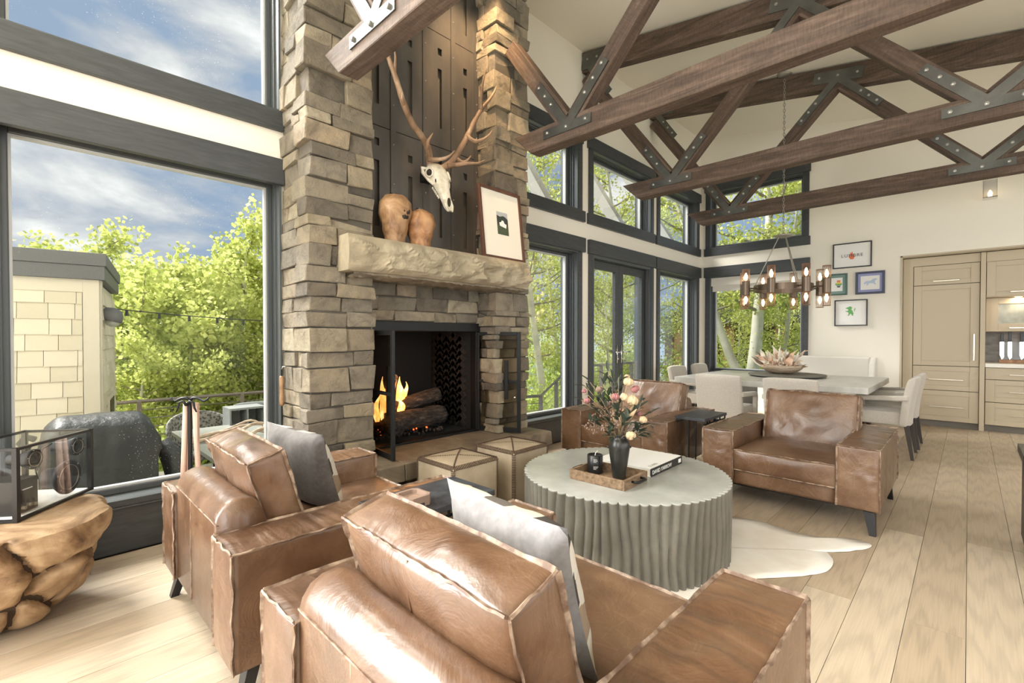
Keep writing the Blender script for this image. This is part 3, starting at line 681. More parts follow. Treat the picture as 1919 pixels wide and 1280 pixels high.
fdoor(2.965, 3.355, radians(-66), -1)

# grate, logs and fire
gt = thing('fire_grate', 'black iron grate under the burning logs', 'grate', (2.36, 3.68, 0.392))
for k in range(7):
    MB().tube([(-0.30 + 0.1*k, -0.16, 0.12), (-0.30 + 0.1*k, -0.14, 0.07), (-0.30 + 0.1*k, 0.14, 0.07), (-0.30 + 0.1*k, 0.16, 0.14)], 0.009, 6).build('bar', M['black_iron'], gt)
mb = MB()
for sx in (-0.3, 0.3):
    for sy in (-0.13, 0.13): mb.tube([(sx, sy, 0.0), (sx, sy, 0.07)], 0.01, 6)
mb.tube([(-0.32, -0.13, 0.062), (0.32, -0.13, 0.062)], 0.008, 6).tube([(-0.32, 0.13, 0.062), (0.32, 0.13, 0.062)], 0.008, 6)
mb.build('frame', M['black_iron'], gt)
def log_mesh(L, r, seed, mb):
    n, m = 18, 14; vs, fs = [], []
    for i in range(m + 1):
        x = -L/2 + L*i/m
        for k in range(n):
            q = 2*pi*k/n; rr = r*(1 + 0.16*fbm((x*5 + seed, cos(q)*1.4, sin(q)*1.4)) + 0.05*fbm((x*20, cos(q)*5, sin(q)*5 + seed)))
            vs.append((x, rr*cos(q), rr*sin(q)))
    for i in range(m):
        for k in range(n): fs.append((i*n + k, i*n + (k+1) % n, (i+1)*n + (k+1) % n, (i+1)*n + k))
    fs.append(tuple(range(n))); fs.append(tuple(m*n + k for k in reversed(range(n))))
    return mb.add(vs, fs)
logs = [((2.42, 3.56, 0.545), 0.62, 0.085, 4, 0, 'thick charred log lying lowest at the front of the fire', 'charred_log'),
        ((2.28, 3.76, 0.535), 0.60, 0.075, -6, 0, 'charred log lying at the back of the grate', 'charred_log'),
        ((2.44, 3.66, 0.68), 0.56, 0.065, -10, 12, 'blackened log resting across the two lower logs', 'charred_log'),
        ((2.24, 3.70, 0.80), 0.34, 0.050, 70, -48, 'half burnt brown log standing steeply at the left of the fire', 'log_wood'),
        ((2.14, 3.50, 0.53), 0.24, 0.065, 80, 4, 'short charred log end pointing out at the left of the grate', 'charred_log')]
for i, (p, L, r, az, tl, lab, mm) in enumerate(logs):
    o = log_mesh(L, r, i*7.3, MB()).build('log' if i == 0 else 'log.%03d' % i, M[mm], None, smooth=True, loc=p, rot=(0, radians(-tl), radians(az)))
    tag(o, lab, 'log', 'logs on the fire')
fl_ = thing('fire', 'orange flames licking up between the logs', 'fire', (2.3, 3.62, 0.50))
def flame(mb, x, y, z, h, w, sd):
    n, m = 10, 12; vs, fs = [], []
    for i in range(m + 1):
        t = i/m; r = w*(sin(pi*min(1, t*0.9 + 0.12))**0.8)*(1 - t)**0.55 + 0.002
        ox, oy = 0.05*h*sin(t*5 + sd)*t*2, 0.03*sin(t*4 + sd*2)*t
        for k in range(n):
            q = 2*pi*k/n; vs.append((x + ox + r*cos(q), y + oy + 0.45*r*sin(q), z + h*t))
    for i in range(m):
        for k in range(n): fs.append((i*n + k, i*n + (k+1) % n, (i+1)*n + (k+1) % n, (i+1)*n + k))
    mb.add(vs, fs)
for (x, y, z, h, w, sd) in ((-0.185, -0.03, 0.06, 0.38, 0.055, 0.5), (-0.14, 0.02, 0.05, 0.27, 0.045, 2.0), (-0.23, 0.0, 0.05, 0.25, 0.04, 3.1), (0.02, 0.04, 0.15, 0.27, 0.06, 1.1), (0.075, 0.06, 0.17, 0.20, 0.04, 4.0), (0.0, 0.0, 0.10, 0.13, 0.05, 5.0)):
    mb = MB(); flame(mb, x, y, z, h, w, sd); mb.build('flame', M['flame'], fl_, smooth=True)
mb = MB(); R = rnd(3)
for k in range(150):
    mb.ball((R.uniform(-0.32, 0.42), R.uniform(-0.16, 0.16), -0.085 + R.uniform(0, 0.03)), R.uniform(0.006, 0.018), 5, 4)
o = mb.build('ember_bed', M['charred_log'], fl_); o['kind'] = 'stuff'
mb = MB()
for k in range(26): mb.ball((R.uniform(-0.28, 0.22), R.uniform(-0.14, 0.12), -0.05 + R.uniform(0, 0.04)), R.uniform(0.004, 0.009), 5, 4)
o = mb.build('ember', M['ember'], fl_); o['kind'] = 'stuff'
l = bpy.data.lights.new('fire_light', 'POINT'); l.energy = 2; l.color = (1, 0.45, 0.15); l.shadow_soft_size = 0.1
o = bpy.data.objects.new('fire_light', l); COL.objects.link(o); o.location = (2.3, 3.52, 0.86)
# ================================================================== ROOF TRUSSES
def member(p, q, w, d, x, name, parent, R):
    """timber from (y,z) p to q, centred on x; length along its own Y"""
    L = hypot(q[0]-p[0], q[1]-p[1]); a = atan2(q[1]-p[1], q[0]-p[0])
    mb = MB(); n = 10; vs, fs = [], []
    mb.box(-w/2, w/2, -L/2, L/2, -d/2, d/2)
    o = mb.build(name, M['truss_timber'], parent, bevel=0.005, seg=1, loc=(x, (p[0]+q[0])/2, (p[1]+q[1])/2), rot=(a, 0, 0))
    return o
BOLT = MB().cyl((0, 0, 0), (-0.014, 0, 0), 0.0155, n=6).ball((-0.014, 0, 0), (0.006, 0.012, 0.012), 8, 4)
bolt_me = BOLT.build('bolt', M['bolt_steel']); _b = bolt_me; bolt_mesh = _b.data; bpy.data.objects.remove(_b)
def plate(parent, x, bars, bolts):
    mb = MB()
    for kk, (p, q, w) in enumerate(bars):
        p, q = Vector(p), Vector(q); t = (q - p).normalized(); n = Vector((-t.y, t.x))*w/2
        mb.prism([tuple(p + n), tuple(p - n), tuple(q - n), tuple(q + n)], x - 0.010 - 0.0007*kk, x, 'x')
    o = mb.build('gusset_plate', M['plate_steel'], parent)
    for (by, bz) in bolts:
        link('bolt', bolt_mesh, None, o, smooth=False, loc=(x - 0.010, by, bz))
def truss(name, label, xc, wall_y):
    w = 0.128
    t = thing(name, label, 'roof truss', (xc, 0, 0), 0, 'timber roof trusses')
    # bottom chord with a slanting cut at the window end
    mb = MB(); mb.prism([(2.80, 2.90), (3.0, 3.092), (-3.6, 3.092), (-3.6, 2.90)], -w/2, w/2, 'x')
    mb.build('bottom_chord', M['truss_timber'], t, bevel=0.005, seg=1)
    yt = lambda y: ceil(y) - 0.02
    mb = MB(); mb.prism([(wall_y, yt(wall_y)), (wall_y, yt(wall_y) - 0.26), (-4.2, yt(-4.2) - 0.26), (-4.2, yt(-4.2))], -w/2, w/2, 'x')
    mb.build('top_chord', M['truss_timber'], t, bevel=0.005, seg=1)
    R = rnd(int(xc*10)); dx = -w/2
    nodes_b = (2.39, -0.08, -2.5); nodes_t = (1.15, -1.30)
    up = 1.395                                    # rise per run of the outer web
    ye = min(3.55, wall_y - 0.02)
    webs = [((2.39 + 0.03, 3.06), (ye, 3.06 + (ye - 2.42)*1.37)),
            ((2.36, 3.06), (1.19, 4.31)), ((1.11, 4.30), (-0.04, 3.06)), ((-0.12, 3.06), (-1.26, 3.98)), ((-1.34, 3.97), (-2.46, 3.06))]
    for p, q in webs: member(p, q, w - 0.006, 0.135, 0, 'web', t, R)
    def v_plate(y, s1, s2):
        bars = [((y - 0.24, 3.010), (y + 0.25, 3.010), 0.076)]
        u1 = Vector((s1[0], s1[1])).normalized(); u2 = Vector((s2[0], s2[1])).normalized()
        o = Vector((y, 3.02))
        bars += [(o, o + u1*0.54, 0.080), (o, o + u2*0.54, 0.080)]
        bl = [(y - 0.19, 3.010), (y, 3.006), (y + 0.20, 3.010)]
        for u in (u1, u2): bl += [tuple(o + u*k) for k in (0.27, 0.385, 0.50)]
        plate(t, dx, bars, bl)
    v_plate(2.39, (1, 1.37), (-1.17, 1.25)); v_plate(-0.08, (1.15, 1.24), (-1.14, 0.92))
    def l_plate(y, s1, s2):
        zc = yt(y) - 0.12; k = CS
        bars = [((y - 0.25, zc - 0.25*k), (y + 0.25, zc + 0.25*k), 0.135)]; o = Vector((y, zc - 0.02))
        u1 = Vector(s1).normalized(); u2 = Vector(s2).normalized()
        bars += [(o, o + u1*0.60, 0.080), (o, o + u2*0.60, 0.080)]
        bl = [(y - 0.19, zc - 0.19*k), (y, zc), (y + 0.19, zc + 0.19*k)]
        for u in (u1, u2): bl += [tuple(o + u*q) for q in (0.33, 0.44, 0.55)]
        plate(t, dx, bars, bl)
    l_plate(1.15, (1.17, -1.25), (-1.15, -1.24)); l_plate(-1.30, (1.14, -0.9), (-1.12, -0.9))
    if wall_y > 3.5:
        zz = yt(3.6) - 0.13
        plate(t, dx, [((3.59, zz), (3.20, zz - 0.06), 0.20), ((3.52, zz - 0.02), (3.18, zz - 0.52), 0.082)], [(3.50, zz), (3.36, zz - 0.02), (3.36, zz - 0.25), (3.29, zz - 0.355), (3.22, zz - 0.455)])
    return t
truss('roof_truss', 'brown timber truss nearest the camera, ending in front of the left stone column', 1.410, 3.09)
truss('roof_truss.001', 'dark timber truss ending against the right stone column of the fireplace', 3.175, 3.09)
truss('roof_truss.002', 'timber truss ending in front of the upper window above the french doors', 5.052, 3.595)
truss('roof_truss.003', 'farthest timber truss, over the dining table near the end wall', 6.838, 3.595)

# ================================================================== SEATING
def puff(sx, sy, sz, px, py, pz, n=10, seed=0.0, wr=0.0, wf=4.0, e=0.55, fold=0.0):
    hx, hy, hz = sx/2, sy/2, sz/2; idx = {}; vs = []; fs = []
    P = (px, py, pz); Hh = (hx, hy, hz)
    def vert(a, s, b, c):
        k = [0.0]*3; ax = [0, 1, 2]; ax.remove(a); k[a] = s; k[ax[0]] = b; k[ax[1]] = c
        key = tuple(round(t, 4) for t in k)
        if key in idx: return idx[key]
        p = Vector((k[0]*hx, k[1]*hy, k[2]*hz))
        bul = (max(0, 1 - b*b)**e)*(max(0, 1 - c*c)**e)
        d = P[a]*bul
        if wr: d += wr*bul*fbm((p.x*wf + seed, p.y*wf, p.z*wf + a*3.3))
        if fold and a == 2 and s > 0: d += fold*bul*sin(p.x*46 + 5*p.y + 4*fbm((p.x*3 + seed, p.y*5, 0)))*(0.5 + fbm((p.x*2.2, seed, p.y*2)))
        p[a] += s*d
        idx[key] = len(vs); vs.append(tuple(p)); return idx[key]
    for a in range(3):
        for s in (-1.0, 1.0):
            for i in range(n):
                for j in range(n):
                    t = lambda q: -cos(pi*q/n)*0.35 + (-1 + 2*q/n)*0.65
                    q = (vert(a, s, t(i), t(j)), vert(a, s, t(i+1), t(j)), vert(a, s, t(i+1), t(j+1)), vert(a, s, t(i), t(j+1)))
                    fs.append(q)
    return vs, fs
def seam(mb, p, q, out, w=0.0105, t=0.0055, amp=0.004, seed=0.0, step=0.022):
    """raw leather edge: a wavy flange standing off an edge"""
    p, q, out = Vector(p), Vector(q), Vector(out).normalized(); L = (q - p).length; n = max(4, int(L/step))
    d = (q - p).normalized(); nn = d.cross(out).normalized(); vs, fs = [], []
    for i in range(n + 1):
        s = i/n; c = p + d*(L*s); wob = amp*fbm((s*L*22 + seed, seed, 0.5), 2)*1.6; ww = w*(0.85 + 0.3*fbm((s*L*14 + seed*2, 1.5, seed), 2))
        a = c - out*0.006 ; b = c + out*ww + nn*wob
        vs += [tuple(a + nn*t/2), tuple(a - nn*t/2), tuple(b - nn*t/2), tuple(b + nn*t/2)]
    for i in range(n):
        for k in range(4): fs.append((i*4 + k, i*4 + (k+1) % 4, (i+1)*4 + (k+1) % 4, (i+1)*4 + k))
    fs.append((0, 1, 2, 3)); fs.append((n*4 + 3, n*4 + 2, n*4 + 1, n*4))
    mb.add(vs, fs)
def box_seams(mb, sx, sy, sz, edges, seed=0, w=0.0105):
    """edges: list of (axis, sa, sb): edge parallel to axis at signs of the two other axes"""
    H = (sx/2, sy/2, sz/2)
    for k, (a, s1, s2) in enumerate(edges):
        ax = [0, 1, 2]; ax.remove(a); p = [0]*3; q = [0]*3; o = [0]*3
        p[a], q[a] = -H[a], H[a]
        for axx, s in zip(ax, (s1, s2)): p[axx] = q[axx] = s*H[axx]; o[axx] = s
        seam(mb, p, q, o, w, seed=seed + k*1.7)
ALL = [(a, i, j) for a in (0, 1, 2) for i in (-1, 1) for j in (-1, 1)]
def armchair(label, loc, rz):
    t = thing('armchair', label, 'armchair', loc, rz, 'brown leather armchairs')
    lea, sm_ = M['leather'], M['leather_seam']
    for s in (-1, 1):
        sx, sy, sz = 1.02, 0.222, 0.395
        vs, fs = puff(sx, sy, sz, 0.012, 0.010, 0.014, 34, 3.1*s, 0.010, 7, fold=0.0065)
        c = (0, s*0.444, 0.3575)
        o = MB().add(vs, fs).build('arm', M['leather_folded'], t, smooth=True, loc=c)
        mb = MB(); box_seams(mb, sx, sy, sz, [(0, -1, 1), (0, 1, 1), (1, -1, 1), (1, 1, 1), (2, -1, -1), (2, -1, 1), (2, 1, -1), (2, 1, 1)], seed=s*5)
        mb.build('seam', sm_, o)
    vs, fs = puff(0.94, 0.66, 0.12, 0.004, 0, 0.004, 6); MB().add(vs, fs).build('seat_base', lea, t, smooth=True, loc=(0.025, 0, 0.222))
    sx, sy, sz = 0.80, 0.66, 0.145
    vs, fs = puff(sx, sy, sz, 0.016, 0.003, 0.022, 20, 9.0, 0.012, 5)
    o = MB().add(vs, fs).build('seat_cushion', lea, t, smooth=True, loc=(0.110, 0, 0.345))
    mb = MB(); box_seams(mb, sx, sy - 0.02, sz, [(1, 1, 1), (1, 1, -1)], seed=2, w=0.009); mb.build('seam', sm_, o)
    # padded back shell with a rounded top
    prof = [(-0.500, 0.165), (-0.500, 0.585), (-0.492, 0.622), (-0.470, 0.652), (-0.438, 0.668), (-0.400, 0.668), (-0.366, 0.652), (-0.345, 0.622), (-0.330, 0.56), (-0.305, 0.165)]
    mb = MB(); ny = 20; vs, fs = [], []
    for j in range(ny + 1):
        yy = -0.333 + 0.666*j/ny; ev = min(1, (0.333 - abs(yy))/0.02 + 0.35)
        for (px, pz) in prof:
            q = 0.006*fbm((px*5, yy*6, pz*6))
            vs.append((px + (q if px > -0.49 else q*0.5), yy, pz - (1 - ev)*0.012*(pz > 0.6) + (q if pz > 0.6 else 0)))
    n = len(prof)
    for j in range(ny):
        for k in range(n): fs.append((j*n + k, j*n + (k+1) % n, (j+1)*n + (k+1) % n, (j+1)*n + k))
    fs.append(tuple(range(n))); fs.append(tuple(ny*n + k for k in reversed(range(n))))
    o = mb.add(vs, fs).build('back', lea, t, smooth=True)
    mb = MB(); seam(mb, (-0.4995, -0.333, 0.590), (-0.4995, 0.333, 0.590), (-1, 0, 0.2), 0.004, 0.004, 0.0005); seam(mb, (-0.4995, 0.06, 0.17), (-0.4995, 0.06, 0.588), (-1, 0, 0), 0.0035, 0.004, 0.0005)
    mb.build('seam', sm_, o)
    # loose back cushion leaning on the shell
    sx, sy, sz = 0.130, 0.640, 0.425
    vs, fs = puff(sx, sy, sz, 0.032, 0.012, 0.020, 26, 21.0, 0.016, 5.5)
    o = MB().add([(x + (0.007*sin(y_*34 + 3*fbm((y_*3, z*4, 2))) *max(0, 1 - (2*y_/sy)**2)*max(0, 1 - (2*z/sz)**2)*(0.4 + fbm((y_*4, z*5, 7))) if x > 0.06 else 0), y_, z) for x, y_, z in vs], fs).build('back_cushion', lea, t, smooth=True, loc=(-0.258, 0.022, 0.594), rot=(0, radians(-16), radians(-1.5)))
    mb = MB(); box_seams(mb, sx, sy, sz, ALL, seed=7, w=0.013); mb.build('seam', sm_, o)
    mb = MB().tube([(-sx/2 - 0.0335*max(0, 1 - v*v)**0.55 + 0.001, 0.0, v*sz/2) for v in [-0.98 + 0.07*k for k in range(29)]], 0.0035, 5); mb.build('centre_seam', M['leather'], o, smooth=True)
    MB().box(-0.47, 0.47, -0.52, 0.52, 0.145, 0.163).build('plinth', M['black_wood'], t)
    for sx_ in (-1, 1):
        for sy_ in (-1, 1):
            mb = MB(); x, y = sx_*0.45, sy_*0.50; a, b = 0.030, 0.017; ox, oy = sx_*0.030, sy_*0.022
            mb.add([(x + ox - b, y + oy - b, 0), (x + ox + b, y + oy - b, 0), (x + ox + b, y + oy + b, 0), (x + ox - b, y + oy + b, 0),
                    (x - a - 0.02*sx_, y - a, 0.147), (x + a, y - a, 0.147), (x + a, y + a, 0.147), (x - a - 0.02*sx_, y + a, 0.147)],
                   [(0,3,2,1),(4,5,6,7),(0,1,5,4),(1,2,6,5),(2,3,7,6),(3,0,4,7)])
            mb.build('leg', M['black_wood'], t)
    return t
chA = armchair('brown leather armchair by the left window with a charcoal pillow, back to the camera', (0.965, 2.270, 0), 0)
dup(chA, (0.965, 0.865, 0), 0, 'nearest brown leather armchair with a pale grey pillow, seen from behind')
dup(chA, (4.235, 2.365, 0), pi, 'brown leather armchair beside the french doors behind the flower vase, facing the camera')
dup(chA, (4.235, 0.950, 0), pi, 'brown leather armchair facing the camera on the bare floor beyond the hide rug')
# scatter pillows
def pillow(name, label, loc, rz, tilt, back, roll=0):
    t = thing(name, label, 'pillow', loc, rz, None); t.rotation_euler = (roll, tilt, rz)
    n = 18
    for side, mm, nm in ((-1, back, 'back_cover'), (1, M['hide_patch'], 'front_cover')):
        vs, fs = [], []
        for i in range(n + 1):
            for j in range(n + 1):
                u, v = -1 + 2*i/n, -1 + 2*j/n
                pin = 1 - 0.07*(1 - (abs(u)**2))*abs(v)**3 ; pin2 = 1 - 0.07*(1 - abs(v)**2)*abs(u)**3
                yy, zz = u*0.225*pin2, v*0.220*pin
                dd = 0.078*((1 - u*u)*(1 - v*v))**0.42
                dd += 0.010*fbm((yy*9 + side, zz*9, 1.3 + loc[1]))*(1 if dd > 0.01 else 0)
                vs.append((side*dd, yy, zz))
        for i in range(n):
            for j in range(n): fs.append((i*(n+1) + j, (i+1)*(n+1) + j, (i+1)*(n+1) + j + 1, i*(n+1) + j + 1))
        MB().add(vs, fs).build(nm, mm, t, smooth=True)
    mb = MB(); R = rnd(8)
    return t
pillow('pillow', 'charcoal velvet pillow with a hide front on the armchair by the left window', (0.955, 2.375, 0.625), radians(12), radians(-18), M['charcoal_velvet'], radians(3))
pillow('pillow.001', 'pale grey velvet pillow with a patchwork hide front on the nearest armchair', (0.895, 0.855, 0.650), radians(-3), radians(-18), M['grey_velvet'], radians(2))

# ================================================================== COFFEE TABLE AND RUG
rg = [(3.398, 1.24), (3.482, 1.097), (3.478, 0.928), (3.456, 0.766), (3.497, 0.642), (3.593, 0.532), (3.60, 0.45), (3.559, 0.410), (3.449, 0.445), (3.316, 0.542), (3.284, 0.594), (3.19, 0.545), (3.084, 0.530), (2.954, 0.553), (2.816, 0.647), (2.679, 0.763), (2.59, 0.801), (2.52, 0.84), (2.42, 0.88), (2.2, 0.82), (1.98, 0.66), (1.86, 0.66), (1.88, 0.86), (1.76, 1.1), (1.70, 1.5), (1.72, 1.9), (1.64, 2.10), (1.74, 2.16), (1.95, 2.05), (2.3, 2.16), (2.7, 2.20), (3.0, 2.08), (3.2, 2.2), (3.32, 2.12), (3.26, 1.9), (3.24, 1.6), (3.30, 1.4)]
cx, cy = 2.6, 1.40; vs = []; fs = []; rings = 9; n = len(rg)*4
pts = []
for i in range(len(rg)):
    p0, p1, p2, p3 = (Vector(rg[(i + k) % len(rg)]) for k in (-1, 0, 1, 2))
    for k in range(4):
        t = k/4; pts.append(0.5*((2*p1) + (-p0 + p2)*t + (2*p0 - 5*p1 + 4*p2 - p3)*t*t + (-p0 + 3*p1 - 3*p2 + p3)*t**3))
for r in range(rings + 1):
    for i, p in enumerate(pts):
        s = r/rings; x = cx + (p.x - cx)*s; y_ = cy + (p.y - cy)*s
        z = 0.006 + (0.010*max(0, fbm((x*5, y_*5, 0))) if s > 0.7 else 0)*(s - 0.7)/0.3
        if r == rings: x += 0.008*fbm((i*0.9, 1, 1)); z = 0.003 + 0.010*max(0, fbm((x*7, y_*7, 0)))
        vs.append((x, y_, z))
for r in range(rings):
    for i in range(n): fs.append((r*n + i, r*n + (i+1) % n, (r+1)*n + (i+1) % n, (r+1)*n + i))
o = MB().add(vs, fs).build('cowhide_rug', M['cowhide_white'], smooth=True); sm = o.modifiers.new('thick', 'SOLIDIFY'); sm.thickness = 0.003; sm.offset = 1
tag(o, 'cream cowhide rug lying on the oak floor under the round table', 'rug')

TX, TY, TR, TH = 2.565, 1.53, 0.615, 0.44
t = thing('coffee_table', 'round grey concrete coffee table with wavy fluted sides', 'coffee table', (TX, TY, 0.0075))
nth, nz, NF = 720, 22, 74
def flute(th, z):
    ph = NF*th + 3.4*noise.noise(Vector((cos(th)*2.2, sin(th)*2.2, z*3.0))) + 2.0*noise.noise(Vector((cos(th)*7, sin(th)*7, z*4.5)))
    return 0.030*(abs(sin(ph/2))**0.5)
vs, fs = [], []
for j in range(nz + 1):
    z = (TH - 0.004)*j/nz
    for i in range(nth):
        th = 2*pi*i/nth; r = TR - 0.030 + flute(th, z) - 0.012*(1 - j/nz)**2*0.5
        vs.append((r*cos(th), r*sin(th), z))
for j in range(nz):
    for i in range(nth): fs.append((j*nth + i, j*nth + (i+1) % nth, (j+1)*nth + (i+1) % nth, (j+1)*nth + i))
fs.append(tuple(range(nth)))
MB().add(vs, fs).build('fluted_drum', M['concrete'], t, smooth=True, fix=False)
vs, fs = [], []
for k, (z, dr) in enumerate(((TH - 0.008, 0.0), (TH - 0.002, 0.001), (TH, -0.004))):
    for i in range(nth):
        th = 2*pi*i/nth; r = TR - 0.030 + flute(th, TH - 0.004) + dr; vs.append((r*cos(th), r*sin(th), z))
for k in range(2):
    for i in range(nth): fs.append((k*nth + i, k*nth + (i+1) % nth, (k+1)*nth + (i+1) % nth, (k+1)*nth + i))
fs.append(tuple(2*nth + i for i in range(nth))); fs.append(tuple(reversed(range(nth))))
MB().add(vs, fs).build('tabletop', M['concrete_top'], t, fix=False)
TH += 0.008
# tray, candle, vase, book
t = thing('wooden_tray', 'rustic wooden tray with black handles on the round table', 'tray', (2.335, 1.492, TH), radians(2))
MB().box(-0.125, 0.125, -0.165, 0.165, 0, 0.012).build('base', M['tray_wood'], t)
for (a, b, c, d_) in ((-0.135, 0.135, -0.178, -0.163), (-0.135, 0.135, 0.163, 0.178), (-0.135, -0.12, -0.163, 0.163), (0.12, 0.135, -0.163, 0.163)):
    MB().box(a, b, c, d_, 0, 0.055).build('side', M['tray_wood'], t, bevel=0.002)
for s in (-1, 1):
    MB().tube([(-0.05, s*0.178, 0.034), (-0.05, s*0.205, 0.034), (-0.042, s*0.213, 0.034), (0.042, s*0.213, 0.034), (0.05, s*0.205, 0.034), (0.05, s*0.178, 0.034)], 0.007, 8).build('handle', M['black_iron'], t, smooth=True)
t = thing('candle', 'short cream candle in a black jar standing in the wooden tray', 'candle', (2.36, 1.60, TH + 0.012))
MB().lathe([(0.043, 0), (0.046, 0.004), (0.046, 0.108), (0.043, 0.110), (0.041, 0.104)], 32).build('jar', M['black_satin'], t, smooth=True)
MB().lathe([(0.041, 0.0), (0.041, 0.102)], 32).build('wax', M['wax'], t)
MB().tube([(0, 0, 0.10), (0.002, -0.002, 0.118), (0.010, -0.012, 0.132)], 0.003, 6).build('wick', M['wick'], t)
mb = MB()
for k, (z, a0, a1) in enumerate(((0.088, -2.75, -2.3), (0.080, -2.75, -2.2), (0.072, -2.75, -2.35), (0.045, -2.75, -2.1), (0.038, -2.75, -2.2), (0.031, -2.75, -2.4))):
    m_ = 8
    for i in range(m_):
        p, q = a0 + (a1 - a0)*i/m_, a0 + (a1 - a0)*(i + 0.7)/m_
        mb.add([(0.0465*cos(p), 0.0465*sin(p), z), (0.0465*cos(q), 0.0465*sin(q), z), (0.0465*cos(q), 0.0465*sin(q), z + 0.0026), (0.0465*cos(p), 0.0465*sin(p), z + 0.0026)], [(0, 1, 2, 3)])
mb.build('print', M['white_paper'], t, fix=False)
t = thing('vase', 'dark glazed vase with small ears standing in the wooden tray', 'vase', (2.36, 1.435, TH + 0.012))
prof = [(0.034, 0), (0.037, 0.004), (0.044, 0.06), (0.054, 0.13), (0.060, 0.175), (0.058, 0.205), (0.048, 0.226), (0.040, 0.235), (0.0405, 0.250), (0.045, 0.258), (0.041, 0.258), (0.036, 0.248), (0.036, 0.236), (0.044, 0.222), (0.050, 0.16), (0.03, 0.02)]
MB().lathe(prof, 40).build('body', M['vase_glaze'], t, smooth=True)
for s in (-1, 1):
    c, s_ = cos(radians(-46))*s, sin(radians(-46))*s
    MB().ball((0.062*c, 0.062*s_, 0.182), (0.010, 0.010, 0.008), 8, 6).build('ear', M['vase_glaze'], t, smooth=True)
# dried bouquet
t = thing('dried_bouquet', 'bouquet of dried roses, plumes and dark eucalyptus standing in the dark vase', 'flowers', (2.36, 1.435, TH + 0.012))
R = rnd(21); rv = Vector((sin(radians(44.2)), -cos(radians(44.2)), 0)); dv = Vector((cos(radians(44.2)), sin(radians(44.2)), 0))
def stem(u, h, dpt=0.0):
    """end point: u to the right, h up, dpt away"""
    e = rv*u + dv*dpt + Vector((0, 0, 0.25 + h)); b = Vector((R.uniform(-0.018, 0.018), R.uniform(-0.018, 0.018), 0.20))
    m_ = b*0.45 + e*0.55 + Vector((0, 0, 0.02)) - (rv*u)*0.12
    return [b, m_, e]
def rose(p, r, mm):
    mb = MB(); mb.ball((0, 0, 0), (r*0.62, r*0.62, r*0.8), 10, 6)
    for k in range(11):
        a = k*2.4; q = r*(0.35 + 0.05*k)
        mb.ball((q*cos(a)*0.75, q*sin(a)*0.75, -0.02*r*k + 0.25*r), (r*0.42, r*0.42, r*0.62), 7, 5)
    mb.build('rose', M[mm], t, smooth=True, loc=p, rot=(R.uniform(-0.5, 0.5), R.uniform(-0.5, 0.5), 0))
stems = MB()
for (u, h, dp, r, mm) in ((0.045, 0.305, -0.02, 0.030, 'rose_cream'), (0.058, 0.205, -0.06, 0.034, 'rose_cream'), (0.090, 0.262, 0.0, 0.026, 'rose_pink'), (-0.035, 0.225, -0.05, 0.025, 'rose_pink'), (0.012, 0.225, -0.06, 0.027, 'rose_cream'), (-0.115, 0.262, 0.0, 0.024, 'petal_dusty'), (0.118, 0.098, -0.06, 0.024, 'rose_cream'), (0.040, 0.015, -0.10, 0.030, 'rose_cream'), (-0.19, 0.20, -0.02, 0.020, 'rose_pink'), (-0.20, 0.250, 0.02, 0.015, 'rose_pink'), (0.10, 0.13, -0.02, 0.022, 'rose_pink'), (0.055, 0.33, 0.05, 0.018, 'rose_cream')):
    s = stem(u, h, dp); stems.tube(s, 0.0022, 5); rose(s[-1], r, mm)
for k in range(12):
    u, h = R.uniform(-0.06, 0.08), R.uniform(0.10, 0.26); s = stem(u, h, R.uniform(-0.08, 0.04)); stems.tube(s, 0.002, 5)
    mb = MB(); d_ = (s[2] - s[1]).normalized(); mb.tube([s[2] - d_*0.10, s[2] - d_*0.05, s[2]], [0.006, 0.014, 0.002], 7); mb.build('grass_plume', M['grass_plume'], t, smooth=True)
sprig = MB()
for k in range(26):
    u = R.uniform(-0.17, 0.05); h = R.uniform(0.03, 0.22); s = stem(u, h, R.uniform(-0.08, 0.06)); stems.tube(s, 0.0015, 4)
    for q in range(9):
        c = s[2] + Vector((R.uniform(-1, 1), R.uniform(-1, 1), R.uniform(-1.6, 0.6)))*0.022; sprig.ball(c, R.uniform(0.004, 0.008), 5, 4)
o = sprig.build('filler_sprig', M['petal_dusty'], t); o['kind'] = 'stuff'
def leaf_mesh(L, w):
    vs = [(0, 0, 0), (L*0.35, w/2, 0.08*L), (L*0.75, w*0.38, 0.04*L), (L, 0, -0.06*L), (L*0.75, -w*0.38, 0.04*L), (L*0.35, -w/2, 0.08*L), (L*0.4, 0, 0.02*L), (L*0.75, 0, 0.0)]
    fs = [(0, 6, 1), (1, 6, 7, 2), (2, 7, 3), (0, 5, 6), (5, 4, 7, 6), (4, 3, 7)]
    me = bpy.data.meshes.new('leaf'); me.from_pydata(vs, [], fs); me.materials.append(M['leaf_dark']); return me
LM = leaf_mesh(0.080, 0.025)
